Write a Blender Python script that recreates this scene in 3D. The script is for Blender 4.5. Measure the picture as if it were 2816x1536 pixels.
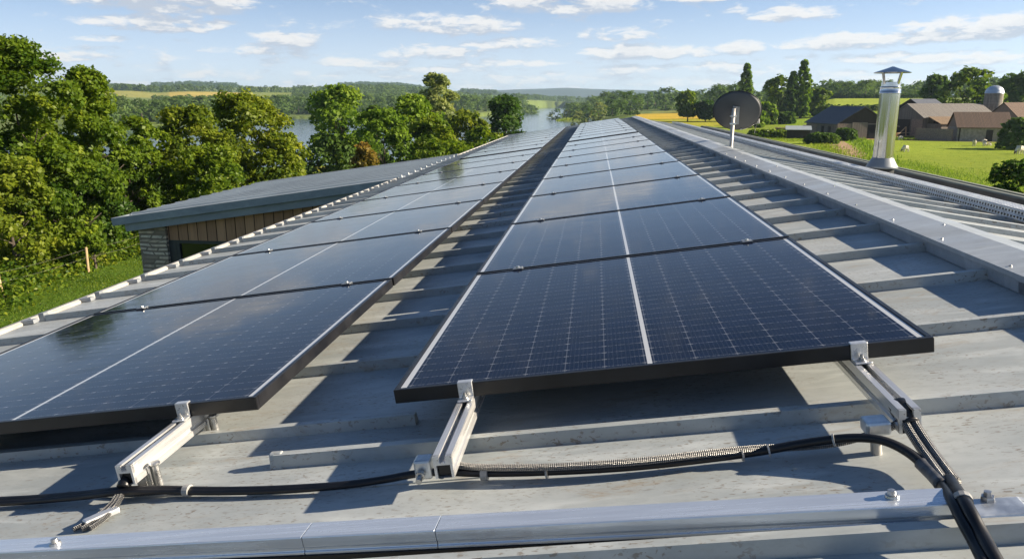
import bpy, bmesh, math, random
import numpy as np
from mathutils import Vector, Matrix

# ------------------------------------------------------------------ camera, sky, sun, exposure
for o in list(bpy.data.objects):
    bpy.data.objects.remove(o, do_unlink=True)
S = bpy.context.scene
COL = S.collection
R_ = math.radians
W0, H0, FPX = 2816.0, 1536.0, 2052.5          # photograph size and focal length in its pixels
PITCH, YAW, AL = 0.23324, 0.10852, 0.14381     # camera pitch, yaw; roof pitch (8.24 deg)
ZC = 6.5                                       # eye height over the field
cam = bpy.data.cameras.new('camera')
cam.sensor_width = 36.0
cam.lens = 36.0 * FPX / W0
cam.clip_start, cam.clip_end = 0.05, 30000
cam_ob = bpy.data.objects.new('camera', cam)
cam_ob.location = (0, 0, ZC)
cam_ob.rotation_euler = (math.pi / 2 - PITCH, 0, YAW)
COL.objects.link(cam_ob)
S.camera = cam_ob

SUN_EL, SUN_AZ = R_(26.0), R_(86.0)            # azimuth clockwise from +Y
SUN_DIR = Vector((math.cos(SUN_EL) * math.sin(SUN_AZ), math.cos(SUN_EL) * math.cos(SUN_AZ), math.sin(SUN_EL)))
sl = bpy.data.lights.new('sun', 'SUN')
sl.energy, sl.angle, sl.color = 5.0, R_(0.55), (1.0, 0.87, 0.69)
so = bpy.data.objects.new('sun', sl)
so.rotation_euler = SUN_DIR.to_track_quat('Z', 'Y').to_euler()
COL.objects.link(so)
S.view_settings.view_transform = 'Standard'
S.view_settings.look = 'None'
S.view_settings.gamma = 1.0
S.view_settings.exposure = 1.24
S.cycles.max_bounces = 6
S.cycles.transparent_max_bounces = 12
S.cycles.volume_bounces = 0
S.cycles.use_denoising = True


class NT:
    """small helper round a node tree"""
    def __init__(s, tree):
        s.t = tree

    def n(s, typ, **kw):
        nd = s.t.nodes.new(typ)
        for k, v in kw.items():
            if k.startswith('i_'):
                key = k[2:]
                key = int(key) if key.isdigit() else key.replace('_', ' ')
                s.put(nd.inputs[key], v)
            else:
                setattr(nd, k, v)
        return nd

    def put(s, sock, v):
        if isinstance(v, bpy.types.NodeSocket):
            s.t.links.new(v, sock)
        elif isinstance(v, bpy.types.Node):
            s.t.links.new(v.outputs[0], sock)
        else:
            if isinstance(v, (tuple, list)) and len(v) == 3 and sock.type == 'RGBA':
                v = (*v, 1)
            sock.default_value = v

    def m(s, op, a, b=None, c=None, clamp=False):
        nd = s.t.nodes.new('ShaderNodeMath')
        nd.operation = op
        nd.use_clamp = clamp
        s.put(nd.inputs[0], a)
        if b is not None:
            s.put(nd.inputs[1], b)
        if c is not None:
            s.put(nd.inputs[2], c)
        return nd.outputs[0]

    def vm(s, op, a, b=None):
        nd = s.t.nodes.new('ShaderNodeVectorMath')
        nd.operation = op
        s.put(nd.inputs[0], a)
        if b is not None:
            s.put(nd.inputs[1], b)
        return nd.outputs[0]

    def mix(s, f, a, b, mode='MIX'):
        nd = s.t.nodes.new('ShaderNodeMix')
        nd.data_type = 'RGBA'
        nd.blend_type = mode
        s.put(nd.inputs[0], f)
        s.put(nd.inputs[6], a)
        s.put(nd.inputs[7], b)
        return nd.outputs[2]

    def step(s, x, lo, hi, a=0.0, b=1.0, smooth=True):
        nd = s.t.nodes.new('ShaderNodeMapRange')
        nd.interpolation_type = 'SMOOTHSTEP' if smooth else 'LINEAR'
        for k, v in zip(range(5), (x, lo, hi, a, b)):
            s.put(nd.inputs[k], v)
        return nd.outputs[0]

    def noise(s, vec, scale, detail=3, rough=0.55, dist=0.0):
        nd = s.n('ShaderNodeTexNoise', i_Scale=scale, i_Detail=detail, i_Roughness=rough, i_Distortion=dist)
        if vec is not None:
            s.put(nd.inputs['Vector'], vec)
        return nd.outputs['Fac']

    def scl(s, vec, x, y, z):
        return s.vm('MULTIPLY', vec, (x, y, z))


def build_world():
    w = bpy.data.worlds.new('World')
    S.world = w
    w.use_nodes = True
    w.node_tree.nodes.clear()
    t = NT(w.node_tree)
    tc = t.n('ShaderNodeTexCoord')
    d = tc.outputs['Generated']
    sep = t.n('ShaderNodeSeparateXYZ', i_0=d)
    X, Y, Z = sep.outputs
    sky = t.n('ShaderNodeTexSky', sky_type='NISHITA', sun_disc=False, sun_elevation=SUN_EL, sun_rotation=SUN_AZ,
              altitude=60.0, air_density=1.0, dust_density=0.7, ozone_density=2.6)
    # look a little higher into the dome than the horizon band, where the air is clear blue
    zz = t.m('ADD', t.m('MULTIPLY', t.m('MAXIMUM', Z, 0.0), 2.2), 0.055)
    cv = t.n('ShaderNodeCombineXYZ', i_0=X, i_1=Y, i_2=zz)
    if 'Vector' in sky.inputs and sky.inputs['Vector'].enabled:
        t.put(sky.inputs['Vector'], t.vm('NORMALIZE', cv.outputs[0]))
    # direction of the sky as azimuth (deg, clockwise from +Y) and elevation (deg)
    az = t.m('MULTIPLY', t.m('ARCTAN2', X, Y), 57.2958)
    el = t.m('MULTIPLY', t.m('ARCSINE', Z), 57.2958)

    def density(el_off):
        e = t.m('ADD', el, el_off)
        # flat-based cumulus seen edge-on: long in azimuth, short in elevation, smaller towards the horizon
        v = t.n('ShaderNodeCombineXYZ', i_0=t.m('MULTIPLY', az, 0.105), i_1=t.m('MULTIPLY', t.m('LOGARITHM', t.m('MAXIMUM', t.m('ADD', e, 1.6), 0.3), 2.718), 2.15), i_2=3.7)
        n1 = t.noise(v.outputs[0], 1.9, 6, 0.56, 0.25)
        v2 = t.n('ShaderNodeCombineXYZ', i_0=t.m('MULTIPLY', az, 0.34), i_1=t.m('MULTIPLY', e, 1.05), i_2=1.3)
        n2 = t.noise(v2.outputs[0], 1.9, 6, 0.62, 0.5)
        low = t.step(e, 0.6, 5.0, 0.165, 0.0)
        high = t.step(e, 30.0, 60.0, 0.0, -0.06)
        base = t.m('ADD', t.m('ADD', t.m('ADD', t.m('MULTIPLY', t.m('SUBTRACT', n1, 0.5), 0.62), t.m('MULTIPLY', t.m('SUBTRACT', n2, 0.5), 0.66)), low), high)
        acc = None
        for (a0, e0, ra, re, k) in CLOUDS:
            # flat bottom: the lower half falls off faster than the upper one
            dx = t.m('MULTIPLY', t.m('SUBTRACT', az, a0), 1 / ra)
            dy = t.m('SUBTRACT', e, e0)
            dy = t.m('MULTIPLY', dy, t.step(dy, -0.05, 0.05, 1 / (0.62 * re), 1 / re))
            r2 = t.m('ADD', t.m('MULTIPLY', dx, dx), t.m('MULTIPLY', dy, dy))
            g = t.m('MULTIPLY', t.step(r2, 1.55, 0.15), k)
            acc = g if acc is None else t.m('MAXIMUM', acc, g)
        clear = t.step(e, 9.0, 14.0, -0.05, -0.045)
        return t.m('ADD', t.m('ADD', base, acc), clear)
    d0 = density(0.0)
    d1 = density(0.60)
    cover = t.step(d0, 0.005, 0.225)
    shade = t.step(t.m('SUBTRACT', d1, d0), -0.16, 0.05, 1.0, 0.0)
    thick = t.step(d0, 0.15, 0.40, 0.0, 0.9)
    bright = t.m('MULTIPLY', shade, t.m('SUBTRACT', 1.0, t.m('MULTIPLY', thick, 0.35)))
    ccol = t.mix(bright, (2.9, 3.2, 3.7), (5.2, 5.08, 4.9))
    veil = t.step(el, -0.5, 9.0, 0.74, 0.10)       # pale horizon air
    skyc = t.mix(veil, sky.outputs[0], (4.45, 4.5, 4.8))
    gain = t.mix(1.0, skyc, (1.0, 1.03, 1.02), 'MULTIPLY')
    # away from the horizon the dome deepens
    gain = t.mix(t.step(el, 7.0, 26.0, 0.0, 1.0), gain, t.mix(1.0, gain, (0.36, 0.48, 0.62), 'MULTIPLY'))
    fade = t.m('MULTIPLY', cover, t.step(el, 0.0, 3.0, 0.60, 0.90))
    ccol = t.mix(t.step(el, 10.0, 30.0, 0.0, 1.0), ccol, t.mix(1.0, ccol, (0.62, 0.64, 0.68), 'MULTIPLY'))
    fin = t.mix(fade, gain, ccol)
    bg = t.n('ShaderNodeBackground', i_Strength=0.082)
    t.put(bg.inputs[0], fin)
    out = t.n('ShaderNodeOutputWorld')
    t.put(out.inputs[0], bg.outputs[0])


# clouds: azimuth, elevation (deg), half width, half height (deg), strength
def px_dir(px, py):
    """photo pixel -> unit direction"""
    xc, yc = (px - W0 / 2) / FPX, -(py - H0 / 2) / FPX
    r = Vector((math.cos(YAW), math.sin(YAW), 0))
    h = Vector((-math.sin(YAW), math.cos(YAW), 0))
    F = h * math.cos(PITCH) - Vector((0, 0, math.sin(PITCH)))
    U = h * math.sin(PITCH) + Vector((0, 0, math.cos(PITCH)))
    return (F + r * xc + U * yc).normalized()


def azel(px, py):
    v = px_dir(px, py)
    return math.degrees(math.atan2(v.x, v.y)), math.degrees(math.asin(v.z))


CLOUDS = []
for (cx, cy, hw, hh, k) in [      # centre and half extents in display pixels (2576 wide)
        (440, 10, 240, 42, .22), (400, 62, 180, 28, .20), (250, 98, 80, 10, .14), (715, 103, 95, 20, .15), (640, 128, 120, 14, .09),
        (1130, 65, 175, 34, .20), (1420, 12, 210, 34, .23), (1560, 14, 60, 26, .15), (1740, -4, 110, 14, .16),
        (1995, 42, 100, 23, .22), (1530, 90, 90, 22, .17), (1290, 112, 130, 16, .16), (1080, 135, 130, 20, .12),
        (1860, 122, 62, 24, .17), (1640, 135, 170, 20, .17), (2130, 110, 190, 24, .19), (2430, 80, 200, 38, .22),
        (2250, 150, 160, 16, .14), (2500, 150, 120, 18, .14), (1330, 160, 110, 9, .10), (1580, 172, 90, 8, .10),
        (1750, 165, 90, 8, .10), (170, 145, 120, 12, .10), (900, 160, 120, 12, .10), (1080, 178, 90, 8, .08)]:
    a0, e0 = azel(cx * 1.0932, cy * 1.0932)
    a1, _ = azel((cx + hw) * 1.0932, cy * 1.0932)
    _, e1 = azel(cx * 1.0932, (cy - hh) * 1.0932)
    CLOUDS.append((a0, e0, abs(a1 - a0) * 1.12, abs(e1 - e0) * 1.22, k * 1.22))
build_world()

# ------------------------------------------------------------------ frames and placement
CA, SA = math.cos(AL), math.sin(AL)
E_ = Vector((CA, 0, SA))
N_ = Vector((-SA, 0, CA))
YH = Vector((0, 1, 0))
D0 = 0.67                                      # eye height over the left roof slope
CAM = Vector((0, 0, ZC))
UR = 1.13                                      # ridge position along the slope


def L(u, y, h=0.0):
    """point on the left slope: u up the slope, y along the ridge, h over the sheet"""
    return CAM + E_ * u + YH * y + N_ * (h - D0)


CREST = L(UR, 0, 0)
ER = Vector((CA, 0, -SA))
NR = Vector((SA, 0, CA))


def RS(v, y, h=0.0):
    """point on the right slope: v down from the ridge"""
    return CREST + ER * v + YH * y + NR * h


def hit(px, py, h=0.0):
    """where the line of sight of a photo pixel meets the left slope at height h -> (u, y)"""
    d = px_dir(px, py)
    t = -(D0 - h) / d.dot(N_)
    q = d * t
    return q.dot(E_), q.y


def hitP(x, y, h=0.0):
    return hit(x * 1.0932, y * 1.0932, h)


def at(px, py, dist):
    d = px_dir(px, py)
    return CAM + d * (dist / math.hypot(d.x, d.y))


def P(x, y, dist):
    return at(x * 1.0932, y * 1.0932, dist)


# ------------------------------------------------------------------ objects, tags, mesh builder
def tag(o, label=None, cat=None, group=None, kind=None):
    if label: o['label'] = label
    if cat: o['category'] = cat
    if group: o['group'] = group
    if kind: o['kind'] = kind
    return o


def empty(name, loc=(0, 0, 0), rot=(0, 0, 0), label=None, cat=None, group=None):
    o = bpy.data.objects.new(name, None)
    o.empty_display_size = 0.1
    o.location = loc
    o.rotation_euler = rot
    COL.objects.link(o)
    return tag(o, label, cat, group)


class MB:
    def __init__(s):
        s.v, s.f, s.mi = [], [], []
        s.mat = 0

    def add(s, vs, fs):
        b = len(s.v)
        s.v += [tuple(p) for p in vs]
        s.f += [tuple(b + i for i in f) for f in fs]
        s.mi += [s.mat] * len(fs)
        return s

    def box(s, x0, x1, y0, y1, z0, z1, M=None):
        vs = [Vector(p) for p in ((x0, y0, z0), (x1, y0, z0), (x1, y1, z0), (x0, y1, z0), (x0, y0, z1), (x1, y0, z1), (x1, y1, z1), (x0, y1, z1))]
        if M: vs = [M @ p for p in vs]
        return s.add(vs, [(0, 3, 2, 1), (4, 5, 6, 7), (0, 1, 5, 4), (1, 2, 6, 5), (2, 3, 7, 6), (3, 0, 4, 7)])

    def quad(s, *p):
        return s.add(p, [tuple(range(len(p)))])

    def prism(s, prof, fn, a, b, cap=True):
        """profile of 2-D points swept from a to b; fn(p, q, t) -> point"""
        n = len(prof)
        vs = [fn(p[0], p[1], a) for p in prof] + [fn(p[0], p[1], b) for p in prof]
        fs = [(i, (i + 1) % n, n + (i + 1) % n, n + i) for i in range(n)]
        if cap: fs += [tuple(range(n))[::-1], tuple(range(n, 2 * n))]
        return s.add(vs, fs)

    def lathe(s, prof, n=32, c=(0, 0, 0), M=None, cap=False):
        c = Vector(c)
        vs = []
        for r, z in prof:
            for k in range(n):
                a = 2 * math.pi * k / n
                p = Vector((r * math.cos(a), r * math.sin(a), z))
                vs.append((M @ p if M else p) + c)
        fs = []
        for i in range(len(prof) - 1):
            for k in range(n):
                fs.append((i * n + k, i * n + (k + 1) % n, (i + 1) * n + (k + 1) % n, (i + 1) * n + k))
        if cap:
            fs += [tuple(range(n))[::-1], tuple(range((len(prof) - 1) * n, len(prof) * n))]
        return s.add(vs, fs)

    def tube(s, pts, r, n=8, cap=True):
        pts = [Vector(p) for p in pts]
        rs = r if isinstance(r, (list, tuple)) else [r] * len(pts)
        vs = []
        up = Vector((0, 0, 1))
        prev = None
        for i, p in enumerate(pts):
            d = (pts[min(i + 1, len(pts) - 1)] - pts[max(i - 1, 0)])
            d = d.normalized() if d.length > 1e-9 else Vector((0, 0, 1))
            a = prev - d * prev.dot(d) if prev is not None else d.cross(up if abs(d.z) < 0.95 else Vector((1, 0, 0)))
            a.normalize()
            prev = a
            b = d.cross(a)
            for k in range(n):
                t = 2 * math.pi * k / n
                vs.append(p + (a * math.cos(t) + b * math.sin(t)) * rs[i])
        fs = []
        for i in range(len(pts) - 1):
            for k in range(n):
                fs.append((i * n + k, i * n + (k + 1) % n, (i + 1) * n + (k + 1) % n, (i + 1) * n + k))
        if cap:
            fs += [tuple(range(n))[::-1], tuple(range((len(pts) - 1) * n, len(pts) * n))]
        return s.add(vs, fs)

    def mesh(s, name, mats, smooth=False):
        me = bpy.data.meshes.new(name)
        me.from_pydata(s.v, [], s.f)
        for m in (mats if isinstance(mats, (list, tuple)) else [mats]):
            me.materials.append(m)
        me.polygons.foreach_set('material_index', s.mi)
        if smooth:
            me.polygons.foreach_set('use_smooth', [True] * len(s.f))
        me.update()
        return me

    def build(s, name, mats, parent=None, loc=(0, 0, 0), rot=(0, 0, 0), smooth=False, bevel=0.0, seg=2):
        o = bpy.data.objects.new(name, s.mesh(name, mats, smooth))
        COL.objects.link(o)
        o.location = loc
        o.rotation_euler = rot
        if parent: o.parent = parent
        if bevel:
            b = o.modifiers.new('bevel', 'BEVEL')
            b.width, b.segments, b.limit_method = bevel, seg, 'ANGLE'
            b.harden_normals = False
        if smooth == 'auto':
            o.data.polygons.foreach_set('use_smooth', [True] * len(s.f))
            o.data.set_sharp_from_angle(angle=R_(38))
        return o


def spline(pts, n=8):
    pts = [Vector(p) for p in pts]
    out = []
    q = [pts[0] * 2 - pts[1]] + pts + [pts[-1] * 2 - pts[-2]]
    for i in range(1, len(q) - 2):
        p0, p1, p2, p3 = q[i - 1:i + 3]
        for k in range(n):
            t = k / n
            out.append(0.5 * ((2 * p1) + (p2 - p0) * t + (2 * p0 - 5 * p1 + 4 * p2 - p3) * t * t + (3 * p1 - p0 - 3 * p2 + p3) * t ** 3))
    out.append(pts[-1])
    return out


# ------------------------------------------------------------------ materials
def mat(name, col, rough=0.6, metal=0.0, spec=0.5):
    m = bpy.data.materials.new(name)
    m.use_nodes = True
    b = m.node_tree.nodes['Principled BSDF']
    b.inputs['Base Color'].default_value = (*col, 1)
    b.inputs['Roughness'].default_value = rough
    b.inputs['Metallic'].default_value = metal
    b.inputs['Specular IOR Level'].default_value = spec
    t = NT(m.node_tree)
    return m, t, b


def coord(t, which='Object'):
    return t.n('ShaderNodeTexCoord').outputs[which]


def bump(t, b, h, strength, dist=0.01):
    nd = t.n('ShaderNodeBump', i_Strength=strength, i_Distance=dist)
    t.put(nd.inputs['Height'], h)
    t.put(b.inputs['Normal'], nd.outputs[0])


def zinc_mat(name, c1, c2, spots=1.0, rough=0.5, wear=1.0):
    m, t, b = mat(name, c1, rough, 0.0, 0.45)
    v = coord(t)
    big = t.noise(t.scl(v, 0.8, 1.6, 1), 1.6, 4, 0.6)
    fine = t.noise(t.scl(v, 3.5, 9, 6), 6.0, 5, 0.65)
    c = t.mix(t.step(big, 0.36, 0.62), c1, c2)
    c = t.mix(t.step(fine, 0.45, 0.75, 0.0, 0.35), c, tuple(x * 0.72 for x in c2))
    # pale bloom along the sheet
    bl = t.noise(t.scl(v, 1.2, 5.0, 3), 2.3, 4, 0.6, 0.6)
    c = t.mix(t.step(bl, 0.48, 0.72, 0.0, 0.75 * wear), c, tuple(min(1, x * 1.25) for x in c1))
    # brown lichen and dirt flecks, stretched along the slope
    sp = t.noise(t.scl(v, 62, 170, 80), 1.0, 3, 0.6, 0.5)
    area = t.noise(t.scl(v, 1.7, 2.6, 2), 1.9, 3, 0.6)
    f = t.m('MULTIPLY', t.step(sp, 0.575, 0.64), t.step(area, 0.38, 0.58))
    c = t.mix(t.m('MULTIPLY', f, 0.68 * spots), c, (0.165, 0.125, 0.085))
    st = t.noise(t.scl(v, 9, 26, 12), 1.0, 6, 0.75, 0.8)
    f2 = t.m('MULTIPLY', t.step(st, 0.50, 0.72), t.step(t.noise(t.scl(v, 1.1, 1.6, 1), 2.4, 2), 0.42, 0.58))
    c = t.mix(t.m('MULTIPLY', f2, 0.6 * spots), c, (0.30, 0.235, 0.155))
    t.put(b.inputs['Base Color'], c)
    t.put(b.inputs['Roughness'], t.step(big, 0.3, 0.7, rough - 0.08, rough + 0.12))
    hh = t.m('ADD', t.m('MULTIPLY', t.noise(t.scl(v, 1.5, 4.0, 1), 1.1, 2), 1.0), t.m('MULTIPLY', fine, 0.05))
    bump(t, b, hh, 0.35, 0.03)
    return m


M = {}
M['zinc'] = zinc_mat('weathered_zinc', (0.425, 0.450, 0.445), (0.315, 0.345, 0.350))
M['zinc_cap'] = zinc_mat('ridge_zinc', (0.345, 0.37, 0.385), (0.285, 0.31, 0.33), 0.25, 0.36)
M['zinc_dark'] = zinc_mat('slate_grey_metal', (0.32, 0.355, 0.36), (0.27, 0.305, 0.315), 0.1, 0.5)


def simple(name, col, rough=0.5, metal=0.0, var=0.25, scale=6.0, bmp=0.0, stretch=(1, 1, 1), spec=0.5):
    m, t, b = mat(name, col, rough, metal, spec)
    v = t.scl(coord(t), *stretch)
    n = t.noise(v, scale, 5, 0.6)
    t.put(b.inputs['Base Color'], t.mix(t.step(n, 0.3, 0.7), tuple(c * (1 - var) for c in col), tuple(min(1, c * (1 + var)) for c in col)))
    t.put(b.inputs['Roughness'], t.step(n, 0.3, 0.7, max(0.03, rough - 0.07), min(1, rough + 0.1)))
    if bmp: bump(t, b, n, bmp, 0.02)
    return m


M['zinc_grey'] = simple('wing_roof_metal', (0.50, 0.53, 0.53), 0.5, 0.0, 0.10, 0.8)
M['alu'] = simple('mill_aluminium', (0.72, 0.72, 0.71), 0.32, 0.65, 0.08, 3.0, 0.04, (30, 1.0, 30))
M['alu_bar'] = simple('bright_aluminium', (0.66, 0.71, 0.77), 0.22, 0.6, 0.06, 3.0, 0.05, (1.5, 30, 30))
M['galv'] = simple('galvanised_steel', (0.62, 0.65, 0.67), 0.38, 0.8, 0.2, 30)
M['steel'] = simple('brushed_stainless', (0.58, 0.57, 0.56), 0.12, 1.0, 0.06, 2.0, 0.03, (60, 60, 1.2))
M['steel_grey'] = simple('dull_flashing_grey', (0.26, 0.28, 0.30), 0.42, 0.25, 0.12, 6)
M['bolt'] = simple('zinc_plated_bolt', (0.50, 0.50, 0.49), 0.3, 0.9, 0.15, 60)
M['black'] = simple('black_rubber', (0.006, 0.006, 0.007), 0.38, 0.0, 0.3, 12)
M['tape'] = simple('grey_tape', (0.10, 0.10, 0.105), 0.5, 0.0, 0.4, 80)
M['tie'] = simple('pale_cable_tie', (0.32, 0.32, 0.31), 0.45, 0.0, 0.2, 30)
M['frame'] = simple('black_anodised', (0.010, 0.010, 0.011), 0.36, 0.0, 0.3, 8, 0.0, (1, 1, 1), 0.5)
M['dish'] = simple('charcoal_dish', (0.088, 0.090, 0.095), 0.42, 0.2, 0.1, 5)
M['pole'] = simple('galvanised_pole', (0.50, 0.48, 0.44), 0.5, 0.4, 0.3, 14, 0.0, (3, 3, 1))
M['lip'] = simple('pale_eave_metal', (0.43, 0.41, 0.37), 0.5, 0.0, 0.2, 9, 0.1, (8, 1, 1))
M['gutter_dark'] = simple('black_gutter', (0.012, 0.013, 0.014), 0.5, 0.0, 0.3, 4)
M['coping'] = simple('mossy_coping', (0.155, 0.165, 0.125), 0.55, 0.0, 0.3, 5, 0.1, (6, 0.6, 1))
M['postwood'] = simple('weathered_post', (0.42, 0.29, 0.16), 0.8, 0.0, 0.3, 9, 0.3, (8, 8, 1))
M['wire'] = simple('fence_wire', (0.22, 0.20, 0.17), 0.5, 0.5, 0.2, 9)
M['render'] = simple('lime_render', (0.40, 0.37, 0.32), 0.9, 0.0, 0.15, 3)
M['opening_shade'] = simple('opening_shade_paint', (0.015, 0.013, 0.012), 0.9, 0.0, 0.3, 3)  # near-black colour standing in for the shade inside barn openings


def braid_mat():
    m, t, b = mat('braided_sleeve', (0.42, 0.41, 0.40), 0.38, 0.7)
    v = coord(t, 'UV')
    sp = t.n('ShaderNodeSeparateXYZ', i_0=v)
    a, l = sp.outputs[0], sp.outputs[1]
    s1 = t.m('SINE', t.m('ADD', t.m('MULTIPLY', a, 50.27), t.m('MULTIPLY', l, 900.0)))
    s2 = t.m('SINE', t.m('SUBTRACT', t.m('MULTIPLY', a, 50.27), t.m('MULTIPLY', l, 900.0)))
    h = t.m('MULTIPLY', s1, s2)
    t.put(b.inputs['Base Color'], t.mix(t.step(h, -0.7, 0.5), (0.045, 0.045, 0.047), (0.38, 0.375, 0.365)))
    bump(t, b, h, 0.8, 0.003)
    return m


M['braid'] = braid_mat()

PW, PH_ = 1.13, 1.15


def panel_mat(name, w, l):
    """cell side of a panel: object x in [-w/2, w/2] across the slope, y in [0, l]"""
    m, t, b = mat(name, (0.006, 0.010, 0.026), 0.07, 0.0, 0.5)
    v = coord(t)
    sp = t.n('ShaderNodeSeparateXYZ', i_0=v)
    x, y = sp.outputs[0], sp.outputs[1]
    ax = t.m('ABSOLUTE', x)

    def line(c, period, off, half, soft):
        q = t.m('ABSOLUTE', t.m('SUBTRACT', t.m('FRACT', t.m('ADD', t.m('DIVIDE', t.m('SUBTRACT', c, off), period), 0.5)), 0.5))
        q = t.m('MULTIPLY', q, period)
        return t.step(q, half + soft, half, 0.0, 1.0)
    colw = (w / 2 - 0.045) / 6
    roww = (l - 0.05) / 24
    rowl = line(y, roww, 0.025, 0.0007, 0.0011)
    coll = line(ax, colw, 0.010, 0.0008, 0.0011)
    bus = line(ax, colw / 9, 0.010, 0.0003, 0.0009)
    # row gaps read as dashes: bright next to the busbars only
    dash = t.step(t.noise(t.scl(v, 260, 3, 1), 1.0, 1), 0.44, 0.56, 0.25, 1.0)
    cross = t.m('MULTIPLY', line(ax, colw, 0.010, 0.004, 0.003), line(y, roww, 0.025, 0.0012, 0.0012))
    cellv = t.noise(t.scl(v, 10, 20, 1), 1.0, 1)
    c = t.mix(t.step(cellv, 0.35, 0.65), (0.0018, 0.0042, 0.0150), (0.0030, 0.0065, 0.0220))
    c = t.mix(t.m('MULTIPLY', bus, 0.085), c, (0.20, 0.23, 0.30))
    c = t.mix(t.m('MULTIPLY', t.m('MULTIPLY', rowl, dash), 0.24), c, (0.40, 0.43, 0.48))
    c = t.mix(t.m('MULTIPLY', coll, 0.11), c, (0.42, 0.45, 0.50))
    c = t.mix(t.m('MULTIPLY', cross, 0.24), c, (0.55, 0.57, 0.60))
    mid = t.step(ax, 0.0058, 0.0046)
    side = t.m('MULTIPLY', t.step(ax, w / 2 - 0.0275, w / 2 - 0.026), t.step(ax, w / 2 - 0.012, w / 2 - 0.014))
    c = t.mix(t.m('MAXIMUM', mid, side), c, (0.50, 0.52, 0.54))
    dust = t.noise(t.scl(v, 2.2, 9.0, 1), 2.0, 5, 0.65, 0.5)
    c = t.mix(t.step(dust, 0.45, 0.85, 0.0, 0.018), c, (0.42, 0.42, 0.40))
    t.put(b.inputs['Base Color'], c)
    t.put(b.inputs['Roughness'], t.step(dust, 0.35, 0.75, 0.05, 0.13))
    bump(t, b, t.noise(t.scl(v, 1, 1, 1), 2.4, 2), 0.05, 0.02)
    b.inputs['IOR'].default_value = 1.46
    b.inputs['Specular IOR Level'].default_value = 0.19
    return m


def leaf_mat(name, c1, c2, c3, tr=0.45):
    m = bpy.data.materials.new(name)
    m.use_nodes = True
    m.node_tree.nodes.clear()
    t = NT(m.node_tree)
    at_ = t.n('ShaderNodeAttribute', attribute_name='tint').outputs['Fac']
    oi = t.n('ShaderNodeObjectInfo').outputs['Random']
    g = t.noise(coord(t), 0.55, 2)
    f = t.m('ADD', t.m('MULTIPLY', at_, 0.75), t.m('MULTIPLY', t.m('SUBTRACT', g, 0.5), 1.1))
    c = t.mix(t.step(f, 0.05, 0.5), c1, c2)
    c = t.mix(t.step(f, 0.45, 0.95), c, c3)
    c = t.mix(t.m('MULTIPLY', oi, 0.25), c, c1)
    d = t.n('ShaderNodeBsdfDiffuse', i_Color=c)
    tl = t.n('ShaderNodeBsdfTranslucent', i_Color=t.mix(1.0, c, (1.15, 1.2, 0.7), 'MULTIPLY'))
    gl = t.n('ShaderNodeBsdfGlossy', i_Color=(0.6, 0.6, 0.55, 1), i_Roughness=0.45)
    mx = t.n('ShaderNodeMixShader', i_0=tr)
    t.put(mx.inputs[1], d.outputs[0])
    t.put(mx.inputs[2], tl.outputs[0])
    m2 = t.n('ShaderNodeMixShader', i_0=0.015)
    t.put(m2.inputs[1], mx.outputs[0])
    t.put(m2.inputs[2], gl.outputs[0])
    out = t.n('ShaderNodeOutputMaterial')
    t.put(out.inputs[0], m2.outputs[0])
    return m


LEAF = {
    'green': leaf_mat('leaf_green', (0.048, 0.100, 0.009), (0.140, 0.205, 0.015), (0.310, 0.335, 0.024)),
    'yellow': leaf_mat('leaf_yellow_green', (0.062, 0.108, 0.011), (0.185, 0.230, 0.018), (0.350, 0.335, 0.028)),
    'lime': leaf_mat('leaf_lime', (0.079, 0.149, 0.016), (0.193, 0.289, 0.028), (0.306, 0.376, 0.044)),
    'dark': leaf_mat('leaf_dark', (0.025, 0.060, 0.009), (0.052, 0.108, 0.016), (0.105, 0.172, 0.022)),
    'silver': leaf_mat('leaf_silver', (0.158, 0.201, 0.063), (0.289, 0.324, 0.110), (0.411, 0.411, 0.150)),
    'mid': leaf_mat('leaf_mid', (0.049, 0.096, 0.019), (0.102, 0.172, 0.032), (0.175, 0.245, 0.041)),
    'rust': leaf_mat('leaf_rust', (0.123, 0.105, 0.019), (0.263, 0.184, 0.032), (0.403, 0.193, 0.047)),
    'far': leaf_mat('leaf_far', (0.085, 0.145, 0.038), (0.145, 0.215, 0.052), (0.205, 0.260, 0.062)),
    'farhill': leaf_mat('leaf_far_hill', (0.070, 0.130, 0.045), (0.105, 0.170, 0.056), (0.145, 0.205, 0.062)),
    'grass': leaf_mat('leaf_grass', (0.123, 0.193, 0.019), (0.228, 0.298, 0.032), (0.403, 0.367, 0.063)),
}
M['bark'] = simple('bark', (0.075, 0.058, 0.042), 0.9, 0.0, 0.4, 7, 0.5, (4, 4, 1))

# ------------------------------------------------------------------ terrain and water
HF = FPX / math.cos(PITCH)


def interp(x, xs, ys):
    return np.interp(x, xs, ys)


def sstep(x, a, b):
    t = np.clip((x - a) / (b - a), 0, 1)
    return t * t * (3 - 2 * t)


def vnoise(x, y, s):
    """cheap smooth noise in about [-1, 1]"""
    r = 0
    rng = np.random.RandomState(s)
    for k in range(6):
        a = rng.uniform(0, 6.28)
        fq = 1.0 * 1.6 ** k
        r = r + np.sin((x * math.cos(a) + y * math.sin(a)) * fq + rng.uniform(0, 6.28)) / (k + 1.5)
    return r / 1.6


def polar(x, y):
    d = np.hypot(x, y)
    a = np.clip(np.arctan2(x, y) + YAW, -1.45, 1.45)
    px = (W0 / 2 + HF * np.tan(a)) / 1.0932
    return np.where(np.abs(np.arctan2(x, y) + YAW) < 1.45, px, np.where(x > 0, 9000, -9000)), d


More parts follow.
